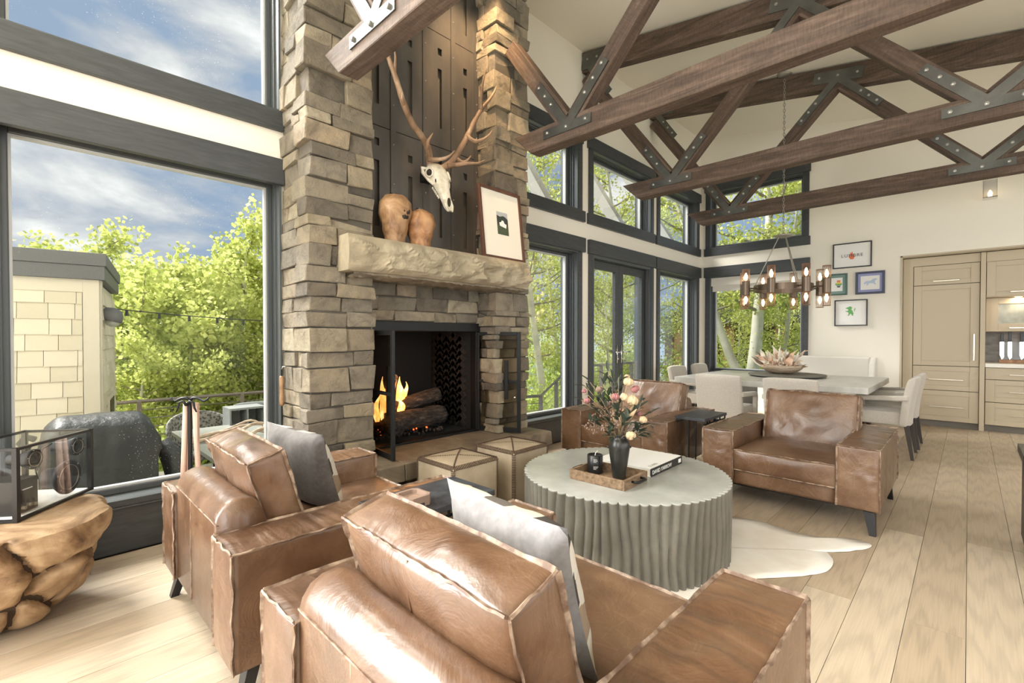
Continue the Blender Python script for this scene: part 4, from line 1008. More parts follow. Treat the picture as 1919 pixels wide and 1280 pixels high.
for (u, h, dp) in ((-0.06, 0.36, 0.03), (-0.02, 0.30, 0.05), (-0.22, 0.20, 0.0), (-0.16, 0.30, 0.05), (-0.15, 0.15, -0.06), (0.175, 0.125, 0.0), (0.165, 0.07, -0.05), (0.10, 0.02, -0.07), (-0.08, 0.01, -0.08), (0.15, 0.19, 0.05), (-0.19, 0.28, 0.02), (0.0, 0.33, 0.02), (-0.12, 0.22, -0.06), (-0.09, 0.30, -0.02), (-0.04, 0.16, -0.09), (0.10, 0.17, -0.07), (0.14, 0.03, -0.04), (-0.17, 0.08, -0.04), (0.02, 0.10, -0.10), (-0.07, 0.07, -0.09)):
    s = stem(u, h, dp); stems.tube(s, 0.002, 5)
    for q in range(7):
        f = 0.45 + 0.55*q/6; a = s[1]*(1 - f)*2 + s[2]*(2*f - 1) if f > 0.5 else s[1]
        d_ = ((s[2] - s[1]).normalized() + Vector((R.uniform(-1, 1), R.uniform(-1, 1), R.uniform(-0.7, 0.7)))*0.9).normalized()
        o = link('leaf', LM, None, t, loc=a, rot=d_.to_track_quat('X', 'Z').to_euler()); o.scale = (R.uniform(0.7, 1.15),)*3
o = stems.build('stem', M['stem_dry'], t); o['kind'] = 'stuff'
def text_mesh(s, size, mm, parent, loc, rot, name='lettering', align='LEFT', ext=0.0006, space=1.0, shear=0):
    c = bpy.data.curves.new(name, 'FONT'); c.body = s; c.size = size; c.extrude = ext; c.align_x = align; c.space_character = space; c.resolution_u = 3
    o = bpy.data.objects.new(name, c); COL.objects.link(o)
    bpy.context.view_layer.update(); dg = bpy.context.evaluated_depsgraph_get()
    me = bpy.data.meshes.new_from_object(o.evaluated_get(dg)); bpy.data.objects.remove(o)
    me.materials.clear(); return link(name, me, M[mm], parent, loc=loc, rot=rot)
t = thing('coffee_table_book', 'large white photo book with a black lettered spine on the round table', 'book', (2.755, 1.525, TH), radians(1))
MB().box(-0.215, 0.215, -0.187, 0.187, 0.044, 0.048).build('cover', M['white_paper'], t)
MB().box(-0.215, 0.215, -0.187, 0.187, 0, 0.004).build('cover', M['white_paper'], t)
MB().box(-0.21, 0.21, -0.18, 0.183, 0.004, 0.044).build('pages', M['mat_board'], t)
MB().box(-0.215, 0.215, -0.190, -0.186, 0, 0.048).build('spine', M['black_satin'], t)
text_mesh('DAVID YARROW', 0.034, 'white_paper', t, (-0.20, -0.1905, 0.012), (radians(90), 0, 0), ext=0.0004)
text_mesh('D AVID', 0.030, 'aged_steel', t, (-0.17, -0.165, 0.0485), (0, 0, 0), ext=0.0003)
MB().box(0.16, 0.195, -0.1915, -0.190, 0.012, 0.036).build('emblem', M['white_paper'], t)

# ================================================================== LITTLE C TABLES
def ctable(name, label, x0, x1, y0, y1):
    t = thing(name, label, 'side table', ((x0 + x1)/2, (y0 + y1)/2, 0), 0, None); hx, hy = (x1 - x0)/2, (y1 - y0)/2
    MB().box(-hx, hx, -hy, hy, 0.578, 0.602).build('tabletop', M['slate_top'], t, bevel=0.002)
    for sx in (-1, 1):                                # two rods at either end, standing on a flat foot
        for yy in (-0.035, 0.025):
            MB().tube([(sx*(hx - 0.045), yy, 0.010), (sx*(hx - 0.045), yy, 0.580)], 0.006, 6).build('leg', M['black_iron'], t)
        MB().box(sx*(hx - 0.045) - 0.010, sx*(hx - 0.045) + 0.010, -hy + 0.03, hy - 0.03, 0, 0.010).build('foot', M['black_iron'], t)
    mb = MB()
    for yy in (-hy + 0.012, hy - 0.012): mb.box(-hx + 0.01, hx - 0.01, yy - 0.005, yy + 0.005, 0.548, 0.556)
    for k in range(5):
        for yy in (-hy + 0.012, hy - 0.012): mb.box(-hx + 0.01 + (2*hx - 0.028)*k/4, -hx + 0.018 + (2*hx - 0.028)*k/4, yy - 0.005, yy + 0.005, 0.55, 0.58)
    mb.build('apron_frame', M['black_iron'], t)
    return t
ctable('side_table', 'black C shaped side table holding a wooden coaster between the two near armchairs', 0.93, 1.42, 1.485, 1.775)
ctable('side_table.001', 'empty black C shaped side table between the two far armchairs', 3.85, 4.33, 1.54, 1.80)
t = thing('wooden_coaster', 'round pale wooden coaster on the near black side table', 'coaster', (1.302, 1.570, 0.602))
MB().lathe([(0.046, 0), (0.049, 0.004), (0.049, 0.013), (0.046, 0.017), (0.040, 0.0155)], 32).build('disc', M['bowl_wood'], t, smooth=False)
MB().lathe([(0.024, 0.0154), (0.025, 0.0168), (0.026, 0.0154)], 24, closed=False).build('ring', M['burl_pale'], t)
t = thing('wooden_dish', 'square reddish wooden dish with cut corners on the near black side table', 'dish', (1.068, 1.595, 0.602), radians(3))
def oct_(r, c): return [(-r + c, -r), (r - c, -r), (r, -r + c), (r, r - c), (r - c, r), (-r + c, r), (-r, r - c), (-r, -r + c)]
mb = MB(); O, I_ = oct_(0.058, 0.018), oct_(0.045, 0.014)
vs = [(x, y_, 0) for x, y_ in O] + [(x, y_, 0.042) for x, y_ in O] + [(x, y_, 0.042) for x, y_ in I_] + [(x*0.9, y_*0.9, 0.026) for x, y_ in I_]
fs = [(k*8 + i, k*8 + (i+1) % 8, (k+1)*8 + (i+1) % 8, (k+1)*8 + i) for k in range(3) for i in range(8)] + [tuple(reversed(range(8))), tuple(24 + i for i in range(8))]
mb.add(vs, fs).build('body', M['petal_dusty'], t, bevel=0.002)
MB().lathe([(0.022, 0.0255), (0.023, 0.0275), (0.025, 0.0255)], 24, closed=False).build('inner_ring', M['burl_wood'], t)
MB().box(-0.014, 0.014, -0.0590, -0.050, 0.0, 0.016).build('notch', M['dark_hole'], t)

# ================================================================== STITCHED STOOLS
def stool(name, label, loc, rz):
    t = thing(name, label, 'stool', loc, rz, 'stitched hide stools'); s, h = 0.385, 0.45
    vs, fs = puff(s, s, h, 0.006, 0.006, 0.020, 14, 1.0, 0.002)
    MB().add(vs, fs).build('body', M['ottoman_hide'], t, smooth=True, bevel=0, loc=(0, 0, h/2))
    st = MB(); H = s/2
    def run(p, q, across, n):
        p, q, across = Vector(p), Vector(q), Vector(across)
        for k in range(n):
            c = p + (q - p)*((k + 0.5)/n); d_ = (q - p).normalized()*0.0028; n_ = d_.cross(across).normalized()*0.0022
            a, b = c - across, c + across
            st.add([tuple(a - d_ - n_), tuple(a + d_ - n_), tuple(b + d_ - n_), tuple(b - d_ - n_), tuple(a - d_ + n_), tuple(a + d_ + n_), tuple(b + d_ + n_), tuple(b - d_ + n_)],
                   [(0,3,2,1),(4,5,6,7),(0,1,5,4),(1,2,6,5),(2,3,7,6),(3,0,4,7)])
    for (a, b) in (((-1, -1), (1, -1)), ((1, -1), (1, 1)), ((1, 1), (-1, 1)), ((-1, 1), (-1, -1))):
        out = Vector(((a[0] + b[0])/2, (a[1] + b[1])/2, 0)); 
        run((a[0]*H, a[1]*H, h + 0.001), (b[0]*H, b[1]*H, h + 0.001), out*0.010 - Vector((0, 0, 0.012)), 30)
        run((a[0]*H, a[1]*H, 0.01), (a[0]*H, a[1]*H, h - 0.01), Vector((a[0], -a[1], 0))*0.010, 36)
    o = st.build('edge_stitching', M['stitch_brown'], t); o['kind'] = 'stuff'
    st = MB()
    for sx, sy in ((1, 1), (1, -1)):
        n = 44
        for k in range(n):
            f = -0.97 + 1.94*k/(n - 1); bz = h + 0.0205*((1 - f*f)**0.55)**2 + 0.001
            f2 = f + 0.03; c = Vector((f*H*sx, f*H*sy, bz)); d_ = Vector((sx, sy, 0)).normalized(); p_ = Vector((-sy, sx, 0)).normalized()
            L_ = 0.008 if sy < 0 else 0.006
            v4 = [c - p_*L_ - d_*0.0018, c + p_*L_ - d_*0.0018, c + p_*L_ + d_*0.0018, c - p_*L_ + d_*0.0018]
            st.add([tuple(v) for v in v4] + [tuple(v + Vector((0, 0, 0.003))) for v in v4], [(0,3,2,1),(4,5,6,7),(0,1,5,4),(1,2,6,5),(2,3,7,6),(3,0,4,7)])
    o = st.build('top_stitching', M['stitch_brown'], t); o['kind'] = 'stuff'
    return t
sA = stool('cube_stool', 'stitched tan hide cube stool in front of the open left door of the fireplace', (2.025, 2.485, 0), radians(0))
dup(sA, (2.573, 2.500, 0), radians(1.5), 'stitched tan hide cube stool on the right, beside the round table')

# ================================================================== ROOT STUMP AND GLASS SPEAKER
SX, SY = -0.125, 3.10
t = thing('root_stump_table', 'round side table of jointed teak root pieces by the left window', 'side table', (SX, SY, 0))
R = rnd(14); NTH, NZ = 200, 60
cells = []
for k in range(34):
    a = R.uniform(0, 2*pi); z = R.uniform(0.02, 0.40); cells.append(Vector((cos(a)*0.40, sin(a)*0.40, z*1.15)))
pr = [(0.13, 0.0), (0.19, 0.012), (0.255, 0.05), (0.315, 0.12), (0.36, 0.20), (0.388, 0.28), (0.402, 0.36), (0.405, 0.41), (0.398, 0.44), (0.375, 0.458), (0.30, 0.4595), (0.15, 0.460), (0.01, 0.460)]
cum = [0]
for i in range(1, len(pr)): cum.append(cum[-1] + hypot(pr[i][0] - pr[i-1][0], pr[i][1] - pr[i-1][1]))
def pat(s):
    d_ = s*cum[-1]
    for i in range(1, len(pr)):
        if d_ <= cum[i] + 1e-9:
            f = (d_ - cum[i-1])/(cum[i] - cum[i-1]); return pr[i-1][0] + (pr[i][0] - pr[i-1][0])*f, pr[i-1][1] + (pr[i][1] - pr[i-1][1])*f
    return pr[-1]
vs = []; own = []; dk_ = []
for j in range(NZ + 1):
    r0, z0 = pat(j/NZ)
    for i in range(NTH):
        th = 2*pi*i/NTH; p = Vector((cos(th)*r0, sin(th)*r0, z0)); q = Vector((p.x, p.y, p.z*1.15)) + Vector((fbm(p*5), fbm(p*5 + Vector((9, 0, 0))), fbm(p*5 + Vector((0, 9, 0)))))*0.035
        top = z0 > 0.45
        ds = sorted(((q - c).length, k) for k, c in enumerate(cells)); dd = ds[1][0] - ds[0][0]
        own.append(-1 if top and r0 < 0.385 else ds[0][1])
        crack = 0 if top else 0.085*math.exp(-dd/0.017)
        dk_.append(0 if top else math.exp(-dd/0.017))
        lump = 0.018*fbm(p*7) + (0.014*min(1, dd/0.08) if not top else 0)
        k_ = max(0.05, (r0 - crack + (lump if not top else lump*0.3))/max(r0, 1e-4)) if r0 > 0.05 else 1
        vs.append((p.x*k_, p.y*k_, z0 + (0.004*fbm(p*6) if top else 0)))
byc = {}
for j in range(NZ):
    for i in range(NTH):
        f = (j*NTH + i, j*NTH + (i+1) % NTH, (j+1)*NTH + (i+1) % NTH, (j+1)*NTH + i)
        c = max(own[k] for k in f) if any(own[k] == -1 for k in f) is False else -1
        c = own[f[0]] if c != -1 else -1
        byc.setdefault(c, []).append(f)
for c, fl2 in byc.items():
    used = sorted({k for f in fl2 for k in f}); mp_ = {k: n for n, k in enumerate(used)}
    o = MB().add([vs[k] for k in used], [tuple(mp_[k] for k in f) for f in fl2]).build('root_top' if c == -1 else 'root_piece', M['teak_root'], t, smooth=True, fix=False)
    o.data.materials.append(M['root_gap_shade'])
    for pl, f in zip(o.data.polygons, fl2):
        if min(dk_[k] for k in f) > 0.45: pl.material_index = 1  # faces deep in the cracks coloured dark as crevice shade
MB().lathe([(0.10, 0.001), (0.22, 0.05), (0.30, 0.15), (0.345, 0.30), (0.35, 0.42)], 24).build('inner_core', M['root_gap_shade'], t)
# speaker in a glass case
ang = radians(53.2)
t = thing('glass_speaker', 'black framed glass speaker case with exposed drivers on the root stump', 'speaker', (-0.046, 2.976, 0.463), ang)
# local: x runs away along the front glass, y to the left (depth)
LW, LD, LH = 0.443, 0.30, 0.325; fr = 0.0095
mb = MB()
for x in (0, LW):
    for y_ in (0, LD): mb.box(x - fr, x + fr, y_ - fr, y_ + fr, 0, LH)
for z in (0.006, LH - 0.006):
    for y_ in (0, LD): mb.box(0, LW, y_ - fr*0.8, y_ + fr*0.8, z - 0.006, z + 0.006)
    for x in (0, LW): mb.box(x - fr*0.8, x + fr*0.8, 0, LD, z - 0.006, z + 0.006)
mb.build('frame', M['black_satin'], t)
for (a, b, c, d_, e_, f_) in ((0.004, LW - 0.004, -0.002, 0.002, 0.012, LH - 0.012), (0.004, LW - 0.004, LD - 0.002, LD + 0.002, 0.012, LH - 0.012), (-0.002, 0.002, 0.004, LD - 0.004, 0.012, LH - 0.012), (LW - 0.002, LW + 0.002, 0.004, LD - 0.004, 0.012, LH - 0.012), (0.004, LW - 0.004, 0.004, LD - 0.004, LH - 0.004, LH), (0.004, LW - 0.004, 0.004, LD - 0.004, 0.0, 0.004)):
    MB().box(a, b, c, d_, e_, f_).build('glass_panel', M['clear_glass'], t)
MB().box(0.006, LW - 0.006, 0.006, LD - 0.006, 0.005, 0.013).build('base_plate', M['white_paper'], t)
def driver(x, z, r, depth, y0=0.012):
    b = MB(); prof = [(r*0.55, depth), (r*0.62, depth*0.45), (r*0.80, depth*0.35), (r, 0.012), (r, 0.0), (r*0.86, -0.002), (r*0.82, 0.004), (r*0.74, -0.001), (r*0.68, 0.004), (r*0.30, r*0.35), (r*0.28, r*0.22), (0.001, r*0.14)]
    m4 = Matrix.Translation((x, y0, z)) @ Matrix.Rotation(radians(-90), 4, 'X'); b.m = m4
    b.lathe(prof, 36, closed=False); o = b.build('driver', M['black_rubber'], t, smooth=True, fix=False)
    ring = MB(); ring.m = m4; ring.lathe([(r*0.715, 0.0), (r*0.735, -0.004), (r*0.755, 0.0)], 36, closed=False); ring.build('trim_ring', M['aged_steel'], o, smooth=True)
    cc = MB(); cc.m = m4; cc.lathe([(r*0.66, 0.006), (r*0.30, r*0.36), (r*0.26, r*0.24), (0.001, r*0.16)], 36, closed=False); cc.build('cone', M['speaker_cone'], o, smooth=True)
    for k in range(6):
        a = k*pi/3 + 0.3; bb = MB(); bb.m = m4; bb.cyl((r*0.92*cos(a), r*0.92*sin(a), 0.0), (r*0.92*cos(a), r*0.92*sin(a), -0.004), r*0.05, n=6); bb.build('screw', M['aged_steel'], o)
    return o
driver(0.115, 0.248, 0.046, 0.10); driver(0.375, 0.248, 0.046, 0.11); driver(0.315, 0.107, 0.083, 0.10)
mb = MB().box(0.035, 0.155, 0.03, 0.20, 0.016, 0.165); o = mb.build('amplifier', M['black_satin'], t, bevel=0.004)
for k in range(3):
    MB().lathe([(0.0085, 0), (0.0085, 0.012), (0.007, 0.014)], 12).build('knob', M['aged_steel'], o, loc=(0.070 + 0.028*k, 0.030, 0.040 + 0.006*(k % 2)), rot=(radians(90), 0, 0))
    MB().lathe([(0.006, 0), (0.006, 0.010)], 10).build('knob', M['black_rubber'], o, loc=(0.070 + 0.028*k, 0.030, 0.062), rot=(radians(90), 0, 0))
MB().box(0.070, 0.122, 0.0285, 0.030, 0.118, 0.122).build('badge', M['white_paper'], o)
MB().tube([(0.16, 0.10, 0.30), (0.19, 0.09, 0.28), (0.215, 0.08, 0.24), (0.225, 0.08, 0.19), (0.21, 0.08, 0.16)], 0.003, 6).build('wire', M['black_rubber'], t)
MB().tube([(0.335, 0.10, 0.275), (0.28, 0.10, 0.26), (0.25, 0.10, 0.22), (0.235, 0.10, 0.17), (0.25, 0.10, 0.12)], 0.003, 6).build('wire', M['black_rubber'], t)

# ================================================================== FIRE TOOLS AND WINDOW POLE
t = thing('fire_tool_stand', 'stand of copper shafted fire tools with curled black handles by the left window', 'fire tools', (0.665, 3.33, 0))
MB().lathe([(0.10, 0), (0.10, 0.015), (0.03, 0.03), (0.012, 0.05)], 24).build('base', M['black_iron'], t)
mat('pink_leather', (0.62, 0.42, 0.34), 0.4)
MB().tube([(0, 0, 0.03), (0, 0, 0.90)], 0.012, 8).build('post', M['black_iron'], t)
MB().box(-0.012, 0.012, -0.05, -0.036, 0.16, 0.88).build('strap', M['pink_leather'], t, bevel=0.003, rot=(0, 0, 0.8))
for k, (dx, dy) in enumerate(((0.020, -0.018), (-0.018, 0.012), (0.0, 0.035))):
    MB().tube([(dx*2.4, dy*2.4, 0.06), (dx, dy, 0.88)], [0.016, 0.014], 8).build('tool_shaft', M['pink_leather'], t, smooth=True)
for s in (-1, 1):
    MB().tube([tuple(rv*(s*a) + Vector((0, 0, z))) for a, z in ((0.0, 0.895), (0.02, 0.91), (0.05, 0.908), (0.085, 0.89), (0.105, 0.90), (0.115, 0.915))], [0.010, 0.009, 0.008, 0.007, 0.006, 0.004], 7).build('curled_handle', M['black_iron'], t, smooth=True)
    MB().tube([tuple(rv*(s*a) + Vector((0, 0, z)) - dv*0.03) for a, z in ((0.0, 0.87), (0.02, 0.895), (0.042, 0.885), (0.048, 0.855), (0.06, 0.83))], [0.009, 0.008, 0.007, 0.006, 0.004], 7).build('curled_handle', M['black_iron'], t, smooth=True)
t = thing('window_pole', 'black pole with a pale wooden grip leaning by the left stone column', 'pole', (1.262, 3.535, 0))
MB().tube([(0, 0, 0.0), (0, 0, 1.04)], 0.006, 8).build('rod', M['black_iron'], t)
MB().lathe([(0.011, 0.78), (0.016, 0.79), (0.014, 0.89), (0.016, 0.985), (0.011, 0.995)], 16).build('grip', M['burl_pale'], t, smooth=True)
MB().tube([(0, 0, 1.04), (0.006, -0.006, 1.06), (0.018, -0.012, 1.065), (0.022, -0.015, 1.05)], 0.004, 6).build('hook', M['chrome'], t, smooth=True)
# ================================================================== ON THE MANTEL
def burl_vase(name, label, loc, prof, mm, seed, hole):
    t = thing(name, label, 'vase', loc, 0); n = 40; vs, fs = [], []
    m = 26; zmax = prof[-1][1]
    for j in range(m + 1):
        z = zmax*j/m
        for (r0, z0), (r1, z1) in zip(prof, prof[1:]):
            if z0 <= z <= z1 + 1e-9: r = r0 + (r1 - r0)*(3*((z - z0)/(z1 - z0))**2 - 2*((z - z0)/(z1 - z0))**3)
        for i in range(n):
            q = 2*pi*i/n; d_ = 0.05*fbm((cos(q)*1.6 + seed, sin(q)*1.6, z*6)) + 0.03*noise.noise(Vector((cos(q)*4, sin(q)*4, z*22 + seed)))
            vs.append((r*(1 + d_)*cos(q), r*(1 + d_)*sin(q), z))
    for j in range(m):
        for i in range(n): fs.append((j*n + i, j*n + (i+1) % n, (j+1)*n + (i+1) % n, (j+1)*n + i))
    fs.append(tuple(reversed(range(n)))); fs.append(tuple(m*n + i for i in range(n)))
    MB().add(vs, fs).build('body', mm, t, smooth=True)
    MB().lathe([(0.034, 0), (0.036, 0.012), (0.024, 0.014), (0.020, 0.004)], 20).build('rim', M['black_wood'], t, loc=(0, 0, zmax - 0.004))
    if hole:
        mb = MB(); R = rnd(3)
        for k in range(7): mb.ball((0.118*cos(-1.35 + R.uniform(-.2, .2)) - 0.004, 0.118*sin(-1.35 + R.uniform(-.2, .2)), 0.215 + R.uniform(-.045, .045)), (R.uniform(.010, .02), 0.012, R.uniform(.012, .024)), 8, 5)
        mb.build('burl_hollow', M['dark_hole'], t, smooth=True)
burl_vase('burl_vase', 'tall pale burl wood vase with a dark hollow on the stone mantel', (1.958, 3.15, 1.972), [(0.070, 0), (0.076, 0.05), (0.098, 0.14), (0.126, 0.25), (0.122, 0.32), (0.085, 0.37), (0.04, 0.385)], M['burl_pale'], 2.0, True)
burl_vase('burl_vase.001', 'smaller reddish burl wood vase on the stone mantel', (2.165, 3.115, 1.972), [(0.074, 0), (0.082, 0.05), (0.102, 0.13), (0.118, 0.20), (0.106, 0.26), (0.06, 0.295), (0.035, 0.305)], M['burl_wood'], 8.0, False)
# framed photograph leaning on the stone
t = thing('framed_photograph', 'walnut framed photograph leaning on the right end of the mantel', 'picture', (3.012, 3.005, 1.972), 0); t.rotation_euler = (radians(-6.5), 0, radians(1))
w2, h = 0.268, 0.655; b = 0.026
mb = MB()
for (a, c, d_, e_) in ((-w2, -w2 + b, 0, h), (w2 - b, w2, 0, h), (-w2 + b, w2 - b, 0, b), (-w2 + b, w2 - b, h - b, h)): mb.box(a, c, 0, 0.034, d_, e_)
mb.build('frame', M['walnut'], t, bevel=0.003)
MB().box(-w2 + b, w2 - b, 0.014, 0.02, b, h - b).build('mat_board', M['mat_board'], t)
mat('print_sky', (0.42, 0.45, 0.46), 0.8); mat('print_hill', (0.035, 0.045, 0.04), 0.8); mat('print_field', (0.06, 0.085, 0.045), 0.8)
pc = MB().box(-0.062, 0.080, 0.0125, 0.0138, 0.235, 0.445).build('print', M['print_sky'], t)
MB().prism([(-0.062, 0.325), (0.080, 0.325), (0.080, 0.385), (0.05, 0.405), (0.02, 0.412), (-0.02, 0.400), (-0.062, 0.41)], 0.0118, 0.0128, 'y').build('print_hill', M['print_hill'], pc)
MB().box(-0.062, 0.080, 0.0115, 0.0128, 0.235, 0.327).build('print_field', M['print_field'], pc)
MB().prism([(-0.03, 0.315), (0.05, 0.300), (0.058, 0.335), (0.03, 0.345), (0.022, 0.365), (0.0, 0.368), (-0.012, 0.350), (-0.035, 0.345)], 0.0108, 0.0116, 'y').build('print_house', M['white_paper'], pc)

# ================================================================== ELK SKULL
t = thing('elk_skull', 'bleached elk skull with wide brown antlers hung on the steel panels', 'skull', (0, 0, 0))
top, nose = Vector((2.385, 3.235, 2.705)), Vector((2.432, 3.075, 2.322)); ax = nose - top
rt_ = Vector((0.985, -0.17, 0)).normalized(); fr_ = ax.normalized().cross(rt_).normalized()
if fr_.y > 0: fr_ = -fr_
sec = [(0.0, 0.045, 0.03, 0.0), (0.03, 0.070, 0.055, 0), (0.10, 0.084, 0.062, 0.004), (0.20, 0.092, 0.062, 0.006), (0.30, 0.090, 0.060, 0.006), (0.40, 0.075, 0.056, 0.004), (0.52, 0.058, 0.052, 0.0), (0.66, 0.046, 0.045, -0.004), (0.80, 0.040, 0.036, -0.008), (0.92, 0.037, 0.026, -0.012), (1.0, 0.026, 0.014, -0.014)]
n = 28; vs, fs = [], []
for k, (s, a, b, o_) in enumerate(sec):
    c = top + ax*s + fr_*o_
    for i in range(n):
        q = 2*pi*i/n; ca, sa = cos(q), sin(q)
        aa = a*(1 + 0.06*fbm((ca*3, sa*3, s*9))); ridge = 1 - 0.28*max(0, -sa)*(s < 0.9)
        p = c + rt_*(aa*abs(ca)**0.85*(1 if ca > 0 else -1)) + fr_*(b*abs(sa)**0.85*(1 if sa > 0 else -1)*ridge)
        vs.append(tuple(p))
for k in range(len(sec) - 1):
    for i in range(n): fs.append((k*n + i, k*n + (i+1) % n, (k+1)*n + (i+1) % n, (k+1)*n + i))
fs += [tuple(range(n)), tuple((len(sec)-1)*n + i for i in reversed(range(n)))]
sk = MB().add(vs, fs).build('cranium', M['bone'], t, smooth=True)
for s in (-1, 1):
    c = top + ax*0.235 + rt_*(s*0.083) + fr_*0.028
    mb = MB(); pts = []
    for i in range(15):
        q = 2*pi*i/14; pts.append(c + ax.normalized()*(0.037*cos(q)) + (fr_*0.8 + rt_*(-s)*0.45).normalized()*(0.032*sin(q)) + rt_*(s*0.006))
    mb.tube(pts, 0.0085, 7).build('orbit_rim', M['bone'], sk, smooth=True)
    MB().ball(tuple(c + rt_*s*0.001), (0.027, 0.027, 0.030), 12, 8).build('eye_socket', M['dark_hole'], sk, smooth=True)
    MB().ball(tuple(top + ax*0.40 + rt_*(s*0.055) + fr_*0.034), (0.012, 0.010, 0.024), 8, 6).build('lacrimal_pit', M['dark_hole'], sk, smooth=True)
    mb = MB(); mb.tube([top + ax*0.10 + rt_*(s*0.075), top + ax*0.06 + rt_*(s*0.105) - fr_*0.02, top + ax*0.16 + rt_*(s*0.110) - fr_*0.025, top + ax*0.34 + rt_*(s*0.092) - fr_*0.012, top + ax*0.46 + rt_*(s*0.070)], [0.016, 0.020, 0.017, 0.014, 0.010], 8).build('cheek_bone', M['bone'], sk, smooth=True)
    mb = MB()
    for k in range(6):
        c = top + ax*(0.44 + 0.045*k) + rt_*(s*(0.052 - 0.003*k)) - fr_*(0.050 - 0.002*k); mb.ball(tuple(c), (0.008, 0.010, 0.013), 6, 4)
    mb.build('teeth', M['bone'], sk, smooth=True)
    mb = MB(); mb.tube([top + ax*0.80 + rt_*(s*0.026) + fr_*0.012, top + ax*0.92 + rt_*(s*0.030) + fr_*0.004, top + ax*1.03 + rt_*(s*0.018) - fr_*0.006], [0.012, 0.012, 0.008], 8).build('muzzle_bone', M['bone'], sk, smooth=True)
MB().ball(tuple(top + ax*0.86 + fr_*0.018), (0.017, 0.014, 0.040), 10, 7).build('nasal_opening', M['dark_hole'], sk, smooth=True)
def smooth_pts(P, k=4):
    P = [Vector(p) for p in P]; out = []
    for i in range(len(P) - 1):
        p0, p1, p2, p3 = P[max(i-1, 0)], P[i], P[i+1], P[min(i+2, len(P)-1)]
        for j in range(k):
            u = j/k; out.append(0.5*((2*p1) + (-p0 + p2)*u + (2*p0 - 5*p1 + 4*p2 - p3)*u*u + (-p0 + 3*p1 - 3*p2 + p3)*u**3))
    out.append(P[-1]); return out
def horn(mb, P, r0, r1, pw=1.0):
    pts = smooth_pts(P); m = len(pts) - 1
    mb.tube(pts, [max(0.003, (r0 + (r1 - r0)*(i/m)**pw)*(1 + 0.05*sin(i*1.7))) for i in range(m + 1)], 10)
Lm = [(2.345, 3.235, 2.70), (2.332, 3.22, 2.735), (2.282, 3.18, 2.823), (2.188, 3.14, 2.881), (2.077, 3.1, 2.929), (1.979, 3.06, 3.03), (1.931, 3.04, 3.102), (1.882, 3.03, 3.197), (1.85, 3.04, 3.277), (1.835, 3.07, 3.40), (1.85, 3.10, 3.52)]
mb = MB(); horn(mb, Lm, 0.030, 0.013, 1.3)
horn(mb, [(1.882, 3.03, 3.19), (1.880, 3.02, 3.25), (1.872, 3.0, 3.30), (1.85, 2.98, 3.36)], 0.016, 0.004)
horn(mb, [(1.985, 3.06, 3.02), (1.938, 3.02, 3.036), (1.931, 3.0, 3.075)], 0.017, 0.004)
horn(mb, [(2.317, 3.2, 2.74), (2.307, 3.12, 2.712), (2.344, 3.05, 2.713), (2.387, 3.02, 2.743), (2.418, 3.0, 2.785)], 0.024, 0.004)
horn(mb, [(2.315, 3.2, 2.765), (2.255, 3.14, 2.788), (2.229, 3.1, 2.83), (2.232, 3.07, 2.858), (2.240, 3.05, 2.885)], 0.022, 0.004)
mb.build('antler', M['antler'], t, smooth=True)
mb = MB(); horn(mb, [(2.44, 3.235, 2.70), (2.49, 3.22, 2.728), (2.548, 3.18, 2.789), (2.605, 3.14, 2.905), (2.671, 3.12, 3.037), (2.719, 3.1, 3.152), (2.786, 3.08, 3.274), (2.855, 3.06, 3.369), (2.906, 3.05, 3.449), (2.936, 3.05, 3.515)], 0.030, 0.005, 1.6)
horn(mb, [(2.777, 3.08, 3.26), (2.754, 3.05, 3.357), (2.751, 3.02, 3.485), (2.771, 3.0, 3.605)], 0.018, 0.004)
horn(mb, [(2.655, 3.12, 3.006), (2.692, 3.07, 2.962), (2.75, 3.04, 2.982), (2.808, 3.02, 3.029), (2.834, 3.0, 3.075)], 0.022, 0.004)
horn(mb, [(2.505, 3.2, 2.738), (2.553, 3.12, 2.736), (2.61, 3.06, 2.749), (2.694, 3.03, 2.764), (2.746, 3.0, 2.795)], 0.024, 0.004)
horn(mb, [(2.575, 3.16, 2.80), (2.581, 3.1, 2.762), (2.601, 3.06, 2.772), (2.620, 3.03, 2.808)], 0.020, 0.004)
mb.build('antler', M['antler'], t, smooth=True)
MB().box(2.35, 2.44, 3.26, 3.385, 2.60, 2.68).build('wall_mount', M['black_iron'], t)

